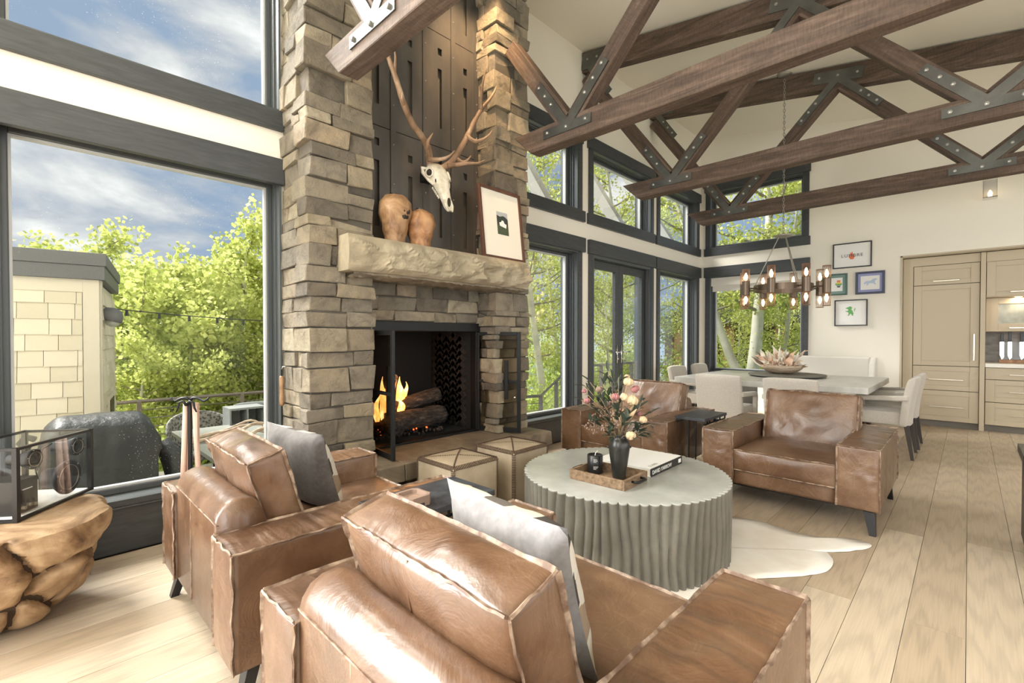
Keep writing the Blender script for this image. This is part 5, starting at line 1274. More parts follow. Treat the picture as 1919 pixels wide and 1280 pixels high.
# ================================================================== DINING
t = thing('dining_table', 'large square grey topped dining table by the end window', 'dining table', (6.755, 1.74, 0))
MB().box(-0.865, 0.865, -1.02, 1.02, 0.692, 0.760).build('tabletop', M['grey_tabletop'], t, bevel=0.006)
for sy in (-1, 1): MB().box(-0.32, 0.32, sy*0.42 - 0.06, sy*0.42 + 0.06, 0.02, 0.692).build('pedestal', M['grey_tabletop'], t, bevel=0.01)
MB().box(-0.40, 0.40, -0.55, 0.55, 0, 0.04).build('base', M['grey_tabletop'], t, bevel=0.006)
def dining_chair(label, loc, rz, group='upholstered dining chairs'):
    t = thing('dining_chair', label, 'dining chair', loc, rz, group); f = M['linen_beige']
    vs, fs = puff(0.50, 0.44, 0.13, 0.008, 0.005, 0.016, 10); MB().add(vs, fs).build('seat', f, t, smooth=True, loc=(0.03, 0, 0.415))
    mb = MB(); ny, nz = 10, 14; vs, fs = [], []
    for k, dx in enumerate((-0.035, 0.035)):
        for j in range(ny + 1):
            for i in range(nz + 1):
                y_ = -0.25 + 0.5*j/ny; z = 0.34 + 0.515*i/nz; v = i/nz
                x = -0.235 - 0.075*v**1.6 + 0.03*(y_/0.25)**2 + dx*(1 - 0.35*max(0, (v - 0.85)/0.15)**2)
                if i == nz: z -= 0.012*(abs(y_)/0.25)**3
                vs.append((x, y_, z))
    I = lambda k, j, i: k*(ny+1)*(nz+1) + j*(nz+1) + i
    for j in range(ny):
        for i in range(nz): fs += [(I(0,j,i), I(0,j,i+1), I(0,j+1,i+1), I(0,j+1,i)), (I(1,j,i), I(1,j+1,i), I(1,j+1,i+1), I(1,j,i+1))]
        for i in (0, nz): fs.append((I(0,j,i), I(0,j+1,i), I(1,j+1,i), I(1,j,i)))
    for i in range(nz):
        for j in (0, ny): fs.append((I(0,j,i), I(1,j,i), I(1,j,i+1), I(0,j,i+1)))
    MB().add(vs, fs).build('backrest', f, t, smooth=True, bevel=0.012)
    for s in (-1, 1):
        mb = MB(); mb.prism([(-0.25, 0.665), (0.20, 0.640), (0.245, 0.625), (0.262, 0.59), (0.250, 0.30), (0.205, 0.30), (0.21, 0.575), (0.18, 0.592), (-0.25, 0.612)], s*0.222, s*0.272, 'y')
        mb.build('armrest', f, t, bevel=0.012)
        for sx in (-1, 1):
            x0_, x1_ = (-0.235, -0.285) if sx < 0 else (0.225, 0.235); a, b = 0.022, 0.013; yy = s*0.225
            mb = MB(); mb.add([(x1_ - b, yy - b, 0), (x1_ + b, yy - b, 0), (x1_ + b, yy + b, 0), (x1_ - b, yy + b, 0), (x0_ - a, yy - a, 0.355), (x0_ + a, yy - a, 0.355), (x0_ + a, yy + a, 0.355), (x0_ - a, yy + a, 0.355)],
                              [(0,3,2,1),(4,5,6,7),(0,1,5,4),(1,2,6,5),(2,3,7,6),(3,0,4,7)])
            mb.build('leg', M['chair_leg_wood'], t)
    return t
dc = dining_chair('beige dining chair seen from behind, above the empty black side table', (5.735, 2.045, 0), 0)
dup(dc, (5.735, 1.320, 0), 0, 'beige dining chair seen from behind, its top just above the leather armchair')
dup(dc, (6.70, 2.83, 0), radians(-90), 'pale dining chair at the window side of the table, nearest the french doors')
dup(dc, (7.50, 2.83, 0), radians(-90), 'pale dining chair at the window side of the table, nearest the room corner')
dup(dc, (6.575, 0.690, 0), radians(90), 'grey beige dining chair at the open side of the table, nearer the camera')
dup(dc, (7.235, 0.680, 0), radians(90), 'grey beige dining chair at the open side of the table, nearer the kitchen')
t = thing('dining_settee', 'cream high backed settee between the dining table and the end wall', 'settee', (8.33, 1.58, 0), pi)
vs, fs = puff(0.52, 1.10, 0.20, 0.008, 0.006, 0.016, 10); MB().add(vs, fs).build('seat', M['linen_light'], t, smooth=True, loc=(0.05, 0, 0.38))
MB().box(-0.30, -0.20, -0.56, 0.56, 0.10, 0.985).build('backrest', M['linen_light'], t, bevel=0.025)
for s in (-1, 1): MB().prism([(-0.30, 0.10), (-0.30, 0.985), (-0.16, 0.985), (-0.06, 0.90), (0.02, 0.66), (0.28, 0.62), (0.30, 0.58), (0.30, 0.10)], s*0.56, s*0.63, 'y').build('wing', M['linen_light'], t, bevel=0.02)
for sx in (-0.25, 0.25):
    for sy in (-0.55, 0.55): MB().cyl((sx, sy, 0), (sx, sy, 0.12), 0.018, 0.026, 10).build('leg', M['walnut'], t)
t = thing('lazy_susan', 'round dark turntable in the middle of the dining table', 'turntable', (6.95, 1.72, 0.760))
MB().lathe([(0.20, 0), (0.20, 0.012), (0.445, 0.014), (0.45, 0.018), (0.45, 0.030), (0.445, 0.034)], 64).build('disc', M['concrete'], t)
t = thing('wooden_bowl', 'round pale wooden bowl on the dining table turntable', 'bowl', (6.98, 1.78, 0.794))
MB().lathe([(0.10, 0), (0.17, 0.02), (0.235, 0.065), (0.262, 0.115), (0.250, 0.115), (0.215, 0.07), (0.12, 0.035), (0.01, 0.03)], 48).build('body', M['bowl_wood'], t, smooth=True)
t = thing('dried_arrangement', 'spiky peach and white dried leaf arrangement filling the wooden bowl', 'flowers', (6.98, 1.78, 0.87))
R = rnd(31)
def dleaf(L, w, mm):
    vs = [(0, 0, 0)]; fs = []
    for k in range(1, 6):
        s = k/5; ww = w*sin(pi*min(0.98, s*0.92 + 0.06))*(1 + 0.3*R.uniform(-1, 1)); zz = L*0.18*sin(s*2.6)*R.uniform(0.3, 1.4); vs += [(L*s, ww, zz + 0.2*w), (L*s, 0, zz), (L*s, -ww, zz + 0.2*w)]
    fs += [(0, 2, 1), (0, 3, 2)]
    for k in range(4):
        a = 1 + 3*k; fs += [(a, a+1, a+4, a+3), (a+1, a+2, a+5, a+4)]
    me = bpy.data.meshes.new('dried_leaf'); me.from_pydata(vs, [], fs); me.materials.append(M[mm]); return me
LV = [dleaf(R.uniform(0.15, 0.26), R.uniform(0.018, 0.036), mm) for mm in ('dried_peach', 'dried_white', 'dried_peach', 'dried_white', 'petal_dusty') for _ in range(2)]
for k in range(120):
    a = R.uniform(0, 2*pi); el = R.uniform(0.05, 1.45); r = R.uniform(0.0, 0.17)
    d_ = Vector((cos(a)*cos(el), sin(a)*cos(el), sin(el)))
    o = link('dried_leaf', R.choice(LV), None, t, loc=(r*cos(a), r*sin(a), R.uniform(-0.02, 0.03)), rot=(d_.to_track_quat('X', 'Z') @ Euler((R.uniform(-2, 2), 0, 0)).to_quaternion()).to_euler()); o.scale = (R.uniform(0.8, 1.25),)*3
# ================================================================== CHANDELIER
CXX, CYY, CZZ = 6.75, 1.715, 1.90
t = thing('chandelier', 'round bronze chandelier of mesh candle tubes hung by a chain over the dining table', 'chandelier', (CXX, CYY, 0))
zc = ceil(CYY)
MB().lathe([(0.03, -0.035), (0.075, -0.02), (0.085, 0.0), (0.085, 0.02)], 24).build('canopy', M['aged_steel'], t, smooth=True, loc=(0, 0, zc - 0.012))
ch_me = None
for k in range(52):
    z = 2.615 + k*0.0378
    if z > zc - 0.05: break
    if ch_me is None:
        pts = [Vector((0.0105*cos(q), 0, 0.023*sin(q))) for q in [2*pi*i/10 for i in range(11)]]
        o = MB().tube(pts, 0.0036, 5, cap=False).build('chain_link', M['aged_steel'], t, loc=(0, 0, z)); ch_me = o.data
    else: o = link('chain_link', ch_me, None, t, loc=(0, 0, z))
    o.rotation_euler = (0, 0, radians(20 + 90*(k % 2)))
MB().lathe([(0.02, 0.0), (0.09, 0.006), (0.12, 0.022), (0.07, 0.034), (0.02, 0.04), (0.008, 0.06)], 28).build('hub', M['aged_steel'], t, smooth=True, loc=(0, 0, 2.555))
va = radians(44.2)
mb = MB(); n = 64
for z0_, z1_ in ((CZZ - 0.035, CZZ + 0.045),):
    vs, fs = [], []
    for (r, z) in ((0.335, z0_), (0.335, z1_), (0.320, z1_), (0.320, z0_)):
        for i in range(n): vs.append((r*cos(2*pi*i/n), r*sin(2*pi*i/n), z))
    for k in range(4):
        for i in range(n): fs.append((k*n + i, k*n + (i+1) % n, ((k+1) % 4)*n + (i+1) % n, ((k+1) % 4)*n + i))
    mb.add(vs, fs)
mb.build('ring', M['bronze'], t)
for k in range(3):
    a = va + radians(60 + 120*k); MB().tube([(0.05*cos(a), 0.05*sin(a), 2.565), (0.325*cos(a), 0.325*sin(a), CZZ + 0.04)], 0.0065, 6).build('rod', M['aged_steel'], t)
for k in range(8):
    a = va + pi + k*pi/4; c, s_ = cos(a), sin(a); cx_, cy_ = 0.475*c, 0.475*s_
    arm = MB().tube([(0.33*c, 0.33*s_, CZZ), (0.44*c, 0.44*s_, CZZ)], 0.011, 8).build('arm', M['bronze'], t)
    MB().lathe([(0.046, -0.085), (0.046, 0.085)], 20).build('sleeve', M['bronze'], t, smooth=False, loc=(cx_, cy_, CZZ))
    for sg in (-1, 1):
        sh = MB(); r = 0.043; zz0, zz1 = (CZZ + 0.085, CZZ + 0.245) if sg > 0 else (CZZ - 0.245, CZZ - 0.085)
        for i in range(16):                                     # open copper mesh: verticals and hoops
            q = 2*pi*i/16; sh.tube([(r*cos(q), r*sin(q), zz0), (r*cos(q + 0.3), r*sin(q + 0.3), zz1)], 0.0016, 3, cap=False)
            sh.tube([(r*cos(q), r*sin(q), zz0), (r*cos(q - 0.3), r*sin(q - 0.3), zz1)], 0.0016, 3, cap=False)
        for z in (zz0 + 0.004, zz1 - 0.004): sh.tube([(r*cos(2*pi*i/20), r*sin(2*pi*i/20), z) for i in range(21)], 0.004, 4, cap=False)
        s0 = sh.build('mesh_shade', M['mesh_copper'], t, loc=(cx_, cy_, 0))
        zm = (zz0 + zz1)/2 - sg*0.02
        MB().lathe([(0.010, -0.045), (0.020, -0.02), (0.023, 0.005), (0.015, 0.035), (0.004, 0.055)] if sg > 0 else [(0.004, -0.055), (0.015, -0.035), (0.023, -0.005), (0.020, 0.02), (0.010, 0.045)], 14).build('bulb', M['bulb_glow'], s0, smooth=True, loc=(0, 0, zm))

# ================================================================== KITCHEN
KX = 9.03; CP, CG = M['cabinet_paint'], M['cabinet_gap']
def front(parent, name, y0, y1, z0, z1, x=KX, rail=0.09, panel=True):
    mb = MB(); y0, y1 = min(y0, y1), max(y0, y1)
    if panel:
        mb.box(x, x + 0.02, y0, y0 + rail, z0, z1).box(x, x + 0.02, y1 - rail, y1, z0, z1).box(x, x + 0.02, y0 + rail, y1 - rail, z0, z0 + rail*0.75).box(x, x + 0.02, y0 + rail, y1 - rail, z1 - rail*0.75, z1)
        mb.box(x + 0.009, x + 0.02, y0 + rail, y1 - rail, z0 + rail*0.75, z1 - rail*0.75)
    else: mb.box(x, x + 0.02, y0, y1, z0, z1)
    return mb.build(name, CP, parent, bevel=0.002, seg=1)
def pull(parent, y0, y1, z, x=KX, vert=False):
    mb = MB()
    if not vert:
        mb.box(x - 0.040, x - 0.028, y0, y1, z - 0.007, z + 0.007)
        for yy in (y0 + 0.012, y1 - 0.012): mb.cyl((x - 0.034, yy, z), (x, yy, z), 0.006, n=8)
    else:
        mb.box(x - 0.046, x - 0.032, z - 0.009, z + 0.009, y0, y1)
        for zz in (y0 + 0.012, y1 - 0.012): mb.cyl((x - 0.038, z, zz), (x, z, zz), 0.007, n=8)
    mb.build('handle', M['brushed_nickel'], parent, bevel=0.002, seg=1)
t = thing('fridge_cabinet', 'tall beige panelled fridge cabinet filling the left of the kitchen alcove', 'cabinet', (0, 0, 0))
mb = MB().box(KX + 0.022, 9.66, -0.105, 0.64, 0.09, 2.425).box(KX - 0.002, KX + 0.022, 0.590, 0.700, 0.0, 2.425).box(KX - 0.002, KX + 0.022, -0.105, 0.59, 2.305, 2.425)
mb.build('carcass', CP, t)
MB().box(KX + 0.015, KX + 0.0225, -0.108, 0.59, 0.085, 2.31).build('shadow_gap', CG, t)
f = front(t, 'freezer_door', -0.103, 0.583, 2.025, 2.298); pull(f, 0.097, 0.372, 2.072)
f = front(t, 'fridge_door', -0.103, 0.583, 0.872, 2.017); pull(f, 0.955, 1.32, -0.053, vert=True)
f = front(t, 'drawer', -0.103, 0.583, 0.525, 0.864); pull(f, 0.048, 0.404, 0.678)
f = front(t, 'drawer', -0.103, 0.583, 0.090, 0.517); pull(f, 0.045, 0.402, 0.292)
MB().box(KX + 0.05, KX + 0.07, -0.105, 0.64, 0, 0.088).build('toe_kick', M['toe_kick'], t)
t = thing('cabinet_end_panel', 'narrow full height beige end panel right of the fridge cabinet', 'panel', (0, 0, 0))
MB().box(KX - 0.03, 9.66, -0.160, -0.109, 0, 2.425).build('panel', CP, t, bevel=0.003)
t = thing('drawer_unit', 'beige base cabinet of three drawers under the white worktop', 'cabinet', (0, 0, 0))
MB().box(KX + 0.022, 9.66, -1.30, -0.165, 0.088, 0.868).build('carcass', CG, t)
for (a, b, hz, pn) in ((0.708, 0.862, 0.776, False), (0.402, 0.700, 0.547, True), (0.092, 0.394, 0.240, True)):
    f = front(t, 'drawer', -0.90, -0.168, a, b, panel=pn); pull(f, -0.72, -0.388, hz)
MB().box(KX + 0.05, KX + 0.07, -1.30, -0.165, 0, 0.088).build('toe_kick', M['toe_kick'], t)
t = thing('worktop', 'white stone worktop over the drawer unit', 'worktop', (0, 0, 0)); MB().box(KX - 0.03, 9.67, -1.30, -0.163, 0.869, 0.922).build('slab', M['quartz_white'], t, bevel=0.003)
t = thing('wall_cabinet', 'beige upper wall cabinet with a lift up door beside the fridge cabinet', 'cabinet', (0, 0, 0))
MB().box(KX + 0.022, 9.66, -1.30, -0.165, 1.815, 2.425).build('carcass', CP, t)
f = front(t, 'door', -0.90, -0.168, 1.822, 2.290, rail=0.085); pull(f, -0.80, -0.388, 1.875)
MB().box(KX, KX + 0.022, -1.30, -0.165, 2.295, 2.425).build('top_rail', CP, t)
MB().lathe([(0.032, -0.006), (0.036, 0.0)], 20).build('downlight', M['cabinet_light'], t, loc=(9.16, -0.47, 1.813))
t = thing('glass_cabinet', 'small beige cabinet with a frosted glass door over the worktop', 'cabinet', (0, 0, 0)); GX = 9.20
MB().box(GX + 0.022, 9.66, -1.30, -0.165, 1.352, 1.812).build('carcass', CP, t)
mb = MB()
for (a, b, c, d_) in ((-0.285, -0.168, 1.355, 1.812), (-0.96, -0.845, 1.355, 1.812), (-0.845, -0.285, 1.355, 1.460), (-0.845, -0.285, 1.728, 1.812)): mb.box(GX, GX + 0.022, a, b, c, d_)
f = mb.build('door', CP, t, bevel=0.002); pull(f, -0.80, -0.388, 1.40, GX)
m = mat('frosted_glass', (0.42, 0.43, 0.37), 0.35); setc(m, ramp(m, tex(m, scale=7, detail=2), [(0.35, (0.30, 0.31, 0.25)), (0.65, (0.46, 0.47, 0.41))]))
MB().box(GX + 0.012, GX + 0.018, -0.845, -0.285, 1.46, 1.728).build('frosted_pane', m, f)
MB().box(9.665, 9.68, -1.30, -0.165, 0.922, 1.352).build('trim_2', M['backsplash'])['kind'] = 'structure'
l = bpy.data.lights.new('under_cabinet_light', 'AREA'); l.energy = 0.8; l.size = 0.1; l.color = (1, 0.8, 0.55); o = bpy.data.objects.new('under_cabinet_light', l); COL.objects.link(o); o.location = (9.14, -0.47, 1.80)
t = thing('knife_block', 'clear acrylic knife block on a copper toned wooden base on the worktop', 'knife block', (9.35, -0.46, 0.922))
MB().box(-0.05, 0.05, -0.22, 0.16, 0, 0.045).build('base', M['burl_wood'], t, bevel=0.004)
for dx in (-0.035, 0.028): MB().box(dx, dx + 0.006, -0.20, 0.145, 0.045, 0.29).build('acrylic_wall', M['clear_glass'], t)
for k, (y_, hl) in enumerate(((-0.33, 0.12), (-0.405, 0.145), (-0.515, 0.13))):
    kt = thing('knife' if k == 0 else 'knife.%03d' % k, ['leftmost black handled knife standing in the acrylic block', 'middle black handled knife standing in the acrylic block', 'rightmost black handled knife standing in the acrylic block'][k], 'knife', (9.35, y_, 0.97), 0, 'knives in the acrylic block')
    MB().prism([(-0.020, 0.24), (-0.020, 0.03), (0.0, 0.0), (0.020, 0.06), (0.020, 0.24)], -0.0012, 0.0012, 'x').build('blade', M['chrome'], kt)
    MB().box(-0.009, 0.009, -0.016, 0.016, 0.24, 0.24 + hl).build('handle', M['black_satin'], kt, bevel=0.004)

# ================================================================== FRAMES AND SCONCE ON THE END WALL
FROT = Matrix(((0, 0, -1), (-1, 0, 0), (0, 1, 0))).to_euler()
def frame(name, label, y0, y1, z0, z1, fw, fm, matm, inner, my, mz):
    """y0 > y1 (left to right as seen). Local x runs right, y up, z towards the room"""
    t = thing(name, label, 'picture', (EX, (y0 + y1)/2, (z0 + z1)/2), 0, 'framed prints on the end wall'); t.rotation_euler = FROT
    hw, hh = abs(y0 - y1)/2, (z1 - z0)/2; mb = MB()
    for (a, b, c, d_) in ((-hw, -hw + fw, -hh, hh), (hw - fw, hw, -hh, hh), (-hw + fw, hw - fw, -hh, -hh + fw), (-hw + fw, hw - fw, hh - fw, hh)): mb.box(a, b, c, d_, 0, 0.034)
    mb.build('frame', fm, t, bevel=0.002, seg=1)
    MB().box(-hw + fw, hw - fw, -hh + fw, hh - fw, 0.006, 0.014).build('mat_board', matm, t)
    p = MB().box(-hw + my, hw - my, -hh + mz, hh - mz, 0.014, 0.0165).build('print', inner, t)
    return t, p
mat('frame_black', (0.02, 0.02, 0.022), 0.4); mat('frame_green', (0.05, 0.115, 0.095), 0.4); mat('frame_navy', (0.035, 0.04, 0.085), 0.4)
mat('mat_green', (0.21, 0.33, 0.30), 0.8); mat('mat_blue', (0.33, 0.36, 0.60), 0.8); mat('print_white', (0.84, 0.84, 0.83), 0.8)
mat('ink_dark', (0.08, 0.08, 0.09), 0.8); mat('ink_red', (0.75, 0.20, 0.10), 0.8); mat('ink_orange', (0.85, 0.42, 0.16), 0.8); mat('ink_yellow', (0.75, 0.66, 0.14), 0.8); mat('ink_green', (0.16, 0.42, 0.14), 0.8); mat('ink_grey', (0.35, 0.35, 0.36), 0.8); mat('ink_blue', (0.50, 0.60, 0.76), 0.8)
def ink(poly, mm, parent, z=0.0168, name='artwork'): return MB().prism(poly, z, z + 0.0006, 'z').build(name, M[mm], parent)
t, p = frame('framed_print', 'black framed print lettered over a red flame, topmost on the end wall', 1.525, 1.040, 2.332, 2.712, 0.016, M['frame_black'], M['white_paper'], M['print_white'], 0.062, 0.05)
ink([(-0.038, -0.03), (-0.018, -0.062), (0.018, -0.062), (0.034, -0.03), (0.026, 0.0), (0.030, 0.022), (0.012, 0.014), (0.004, 0.056), (-0.010, 0.030), (-0.018, 0.048), (-0.026, 0.01)], 'ink_red', p)
text_mesh('LUMBRE', 0.066, 'ink_dark', p, (0, -0.026, 0.0205), (0, 0, 0), align='CENTER', space=1.2, ext=0.0003)
t, p = frame('framed_print.001', 'green framed print with a rainbow striped emblem, beside the chandelier', 1.690, 1.336, 1.925, 2.255, 0.020, M['frame_green'], M['mat_green'], M['print_white'], 0.062, 0.062)
for k, (c, w_) in enumerate((('ink_red', 0.022), ('ink_orange', 0.022), ('ink_yellow', 0.044), ('ink_green', 0.044), ('ink_grey', 0.028), ('ink_dark', 0.020))): ink([(0.065 - w_, 0.045 - k*0.018), (0.065 + w_, 0.045 - k*0.018), (0.065 + w_, 0.063 - k*0.018), (0.065 - w_, 0.063 - k*0.018)], c, p, name='stripe')
t, p = frame('framed_print.002', 'navy framed print of a pale blue running animal, at the right of the group', 1.235, 0.884, 1.920, 2.255, 0.030, M['frame_navy'], M['mat_blue'], M['print_white'], 0.062, 0.066)
ink([(-0.075, 0.0), (-0.045, 0.025), (0.01, 0.030), (0.035, 0.055), (0.07, 0.060), (0.088, 0.045), (0.065, 0.032), (0.055, 0.005), (0.072, -0.03), (0.060, -0.035), (0.040, -0.01), (-0.01, -0.008), (-0.03, -0.04), (-0.042, -0.042), (-0.035, -0.008), (-0.07, -0.02)], 'ink_blue', p)
t, p = frame('framed_print.003', 'black framed print of a small green heraldic lion, lowest of the group', 1.497, 1.085, 1.449, 1.847, 0.015, M['frame_black'], M['white_paper'], M['print_white'], 0.068, 0.062)
ink([(-0.060, 0.075), (-0.035, 0.085), (-0.010, 0.098), (0.012, 0.088), (0.016, 0.066), (0.004, 0.050), (0.022, 0.030), (0.026, 0.006), (0.038, -0.012), (0.024, -0.030), (0.040, -0.042), (0.016, -0.044), (0.008, -0.020), (-0.008, -0.014), (-0.022, -0.044), (-0.044, -0.042), (-0.030, -0.032), (-0.026, -0.004), (-0.036, 0.010), (-0.066, 0.020), (-0.064, 0.030), (-0.036, 0.028), (-0.030, 0.046), (-0.040, 0.062), (-0.066, 0.064)], 'ink_green', p)
ink([(0.040, 0.05), (0.060, 0.075), (0.056, 0.05), (0.046, 0.02), (0.030, 0.0), (0.044, 0.024)], 'ink_green', p)
t = thing('glass_sconce', 'small clear glass wall sconce high on the end wall at the right', 'wall lamp', (EX, -0.18, 3.19))
MB().box(-0.03, 0, -0.02, 0.02, -0.12, -0.07).build('wall_plate', M['chrome'], t)
for (a, b, c, d_) in ((-0.135, -0.131, -0.065, 0.065), (-0.005, -0.001, -0.065, 0.065), (-0.135, -0.001, -0.065, -0.061), (-0.135, -0.001, 0.061, 0.065)): MB().box(a, b, c, d_, -0.11, 0.13).build('glass_panel', M['clear_glass'], t)
MB().box(-0.138, 0.0, -0.068, 0.068, -0.125, -0.110).build('tray', M['chrome'], t, bevel=0.002)
MB().lathe([(0.014, -0.10), (0.022, -0.075), (0.022, -0.05), (0.004, -0.015)], 12).build('bulb', M['bulb_glow'], t, smooth=True, loc=(-0.068, 0, 0))
# ================================================================== DARK CONSOLE AT THE RIGHT EDGE
t = thing('dark_console', 'low black console cut by the right edge of the picture', 'cabinet', (3.852, -0.245, 0))
MB().box(0, 0.45, -1.6, 0.02, 0.56, 0.61).build('top', M['black_satin'], t, bevel=0.003); MB().box(0.015, 0.43, -1.58, 0.0, 0.05, 0.56).build('carcass', M['black_wood'], t)
for k in range(3):
    f = MB().box(0.003, 0.015, -0.52 - 0.525*k, -0.012 - 0.525*k, 0.075, 0.545).build('door', M['black_satin'], t, bevel=0.002); MB().box(-0.012, 0.003, -0.28 - 0.525*k, -0.25 - 0.525*k, 0.46, 0.475).build('handle', M['brushed_nickel'], f)
for sx in (0.03, 0.40):
    for sy in (-1.55, -0.03): MB().box(sx, sx + 0.03, sy - 0.015, sy + 0.015, 0, 0.05).build('foot', M['black_wood'], t)
# ================================================================== OUTSIDE
gd = MB(); n = 40; vs, fs = [], []
for i in range(n + 1):
    for j in range(n + 1):
        x = -40 + 150*i/n; y_ = -20 + 140*j/n; d_ = max(0, hypot(max(0, x - 9), max(0, y_ - 8)))
        vs.append((x, y_, -2.2 - 0.10*d_ + 0.5*fbm((x*0.07, y_*0.07, 0))))
for i in range(n):
    for j in range(n): fs.append((i*(n+1) + j, (i+1)*(n+1) + j, (i+1)*(n+1) + j + 1, i*(n+1) + j + 1))
o = gd.add(vs, fs).build('ground', M['meadow'], smooth=True, fix=False); o['kind'] = 'structure'
gz = lambda x, y_: -2.2 - 0.10*max(0, hypot(max(0, x - 9), max(0, y_ - 8))) + 0.5*fbm((x*0.07, y_*0.07, 0))
hm = MB(); vs, fs = [], []; n = 90
for i in range(n + 1):
    a = radians(-20 + 130*i/n); R_ = 300
    hgt = 12 + 14*fbm((i*0.07, 3.3, 0)) + 4*fbm((i*0.3, 1, 0))
    for k, (rr, zz) in enumerate(((R_*0.72, -60), (R_*0.86, -20 + hgt*0.5), (R_, hgt), (R_*1.1, -60))): vs.append((rr*cos(a), rr*sin(a), zz))
for i in range(n):
    for k in range(3): fs.append((i*4 + k, (i+1)*4 + k, (i+1)*4 + k + 1, i*4 + k + 1))
o = hm.add(vs, fs).build('distant_hills', M['far_hill'], smooth=True); o['kind'] = 'structure'
# deck
dk = MB().box(-3.0, 5.2, 3.86, 8.1, -0.75, -0.63).build('patio_deck', M['patio_concrete']); dk['kind'] = 'structure'
for k in range(30):
    y_ = 3.88 + k*0.14; MB().box(-3.0, 5.2, y_, y_ + 0.132, -0.63, -0.60).build('deck_board', M['deck_board'], dk)
dk2 = MB().box(5.2, 9.6, 3.86, 5.25, -0.12, -0.02).build('upper_deck', M['deck_board']); dk2['kind'] = 'structure'
def railing(name, label, pts, zt, posts, m_=None):
    m_ = m_ or M['rail_dark']
    t = thing(name, label, 'railing', (0, 0, 0), 0, None)
    (xa, ya, za), (xb, yb, zb) = pts
    MB().tube([(xa, ya, za), (xb, yb, zb)], 0.024, 4).build('top_rail', m_, t)
    for f in posts:
        x, y_, z = xa + (xb-xa)*f, ya + (yb-ya)*f, za + (zb-za)*f
        MB().box(x - 0.025, x + 0.025, y_ - 0.025, y_ + 0.025, z - 1.02, z).build('post', m_, t)
    for k in range(1, 8):
        MB().tube([(xa, ya, za - 0.118*k), (xb, yb, zb - 0.118*k)], 0.007, 4).build('cable', M['cable'], t)
    return t
railing('deck_railing', 'brown cable railing along the far edge of the lower patio', ((0.66, 8.0, 0.41), (5.2, 8.0, 0.41)), 0.41, (0.02, 0.08, 0.355, 0.70, 1.0), M['rail_brown'])
railing('deck_railing.001', 'cable railing level with the lower patio, seen through the window right of the fireplace', ((4.4, 5.1, 0.36), (5.93, 5.1, 0.30)), 0.4, (0.05, 1.0))
railing('deck_railing.002', 'sloping stair railing seen through the window right of the fireplace', ((5.93, 5.1, 0.30), (6.75, 5.1, 0.74)), 0.4, (0.5, 1.0))
railing('deck_railing.003', 'level cable railing seen through the french doors', ((6.75, 5.1, 0.74), (10.0, 5.1, 0.74)), 0.7, (0.3, 0.65, 1.0))
# shingled neighbour wing
B = thing('shingled_wing', 'beige shingle clad wing of the house with a dark roof edge outside the left window', 'building', (0.475, 6.0, -0.60), radians(-9))
MB().box(-1.9, -0.012, 0.012, 1.75, 0, 2.40).build('wall', M['house_trim'], B)
MB().box(-0.118, 0.0, -0.016, 0.02, 0, 2.42).build('corner_board', M['house_trim'], B, bevel=0.003); MB().box(-0.02, 0.016, 0.02, 0.13, 0, 2.42).build('corner_board', M['house_trim'], B, bevel=0.003)
MB().box(-1.9, -0.118, -0.014, 0.012, 2.30, 2.42).build('frieze_board', M['house_trim'], B)
R = rnd(4); row = 0; z = 0.0
while z < 2.28:
    h = 0.146; x = -1.88 - R.uniform(0, .1)
    while x < -0.121:
        w_ = R.uniform(0.15, 0.24); xe = min(x + w_, -0.121)
        if xe > -1.85 and xe - x > 0.02:
            mb = MB(); a, b = max(x, -1.88) + 0.002, xe - 0.002; d0 = 0.020 + R.uniform(-0.003, 0.004); zz = z + R.uniform(-0.003, 0.003); zt_ = min(z + h + 0.006, 2.30)
            mb.add([(a, -d0, zz), (b, -d0, zz), (b, 0.012, zz), (a, 0.012, zz), (a, -0.004, zt_), (b, -0.004, zt_), (b, 0.012, zt_), (a, 0.012, zt_)], [(0,3,2,1),(4,5,6,7),(0,1,5,4),(1,2,6,5),(2,3,7,6),(3,0,4,7)])
            mb.build('shingle', M['shingle'], B)
        x = xe
    y_ = 0.132
    while y_ < 1.7:
        w_ = R.uniform(0.16, 0.24); ye = min(y_ + w_, 1.72); d0 = 0.02
        MB().add([(-0.012, y_, z), (d0, y_, z), (d0, ye - 0.004, z), (-0.012, ye - 0.004, z), (-0.012, y_, z + h), (0.004, y_, z + h), (0.004, ye - 0.004, z + h), (-0.012, ye - 0.004, z + h)], [(0,3,2,1),(4,5,6,7),(0,1,5,4),(1,2,6,5),(2,3,7,6),(3,0,4,7)]).build('shingle', M['shingle'], B)
        y_ = ye
    z += h
mb = MB().box(-1.95, 0.045, -0.06, 1.80, 2.42, 2.55); mb.build('roof_fascia', M['roof_flashing'], B, bevel=0.004)
MB().box(-1.95, 0.060, -0.075, 1.82, 2.55, 2.67).build('roof_cap', M['roof_flashing'], B, bevel=0.006)
w_ = MB().box(0.010, 0.03, 0.55, 1.15, 0.45, 1.25).build('window_surround', M['house_trim'], B); MB().box(0.02, 0.035, 0.60, 1.10, 0.5, 1.2).build('window_glass_dark', M['black_satin'], w_)
t = thing('flood_light', 'dark domed flood light on the corner of the shingled wing', 'lamp', (0.585, 6.28, 1.475))
MB().lathe([(0.02, 0.10), (0.07, 0.085), (0.095, 0.03), (0.10, -0.03), (0.085, -0.035), (0.0, -0.02)], 20, closed=False).build('hood', M['roof_flashing'], t, smooth=True, rot=(0, radians(18), 0)); MB().ball((0.01, 0, -0.05), (0.06, 0.06, 0.045), 12, 8).build('lens', M['frosted_glass'], t, smooth=True)
MB().tube([(-0.12, 0.0, 0.02), (0.0, 0, 0.03)], 0.018, 8).build('bracket', M['roof_flashing'], t)
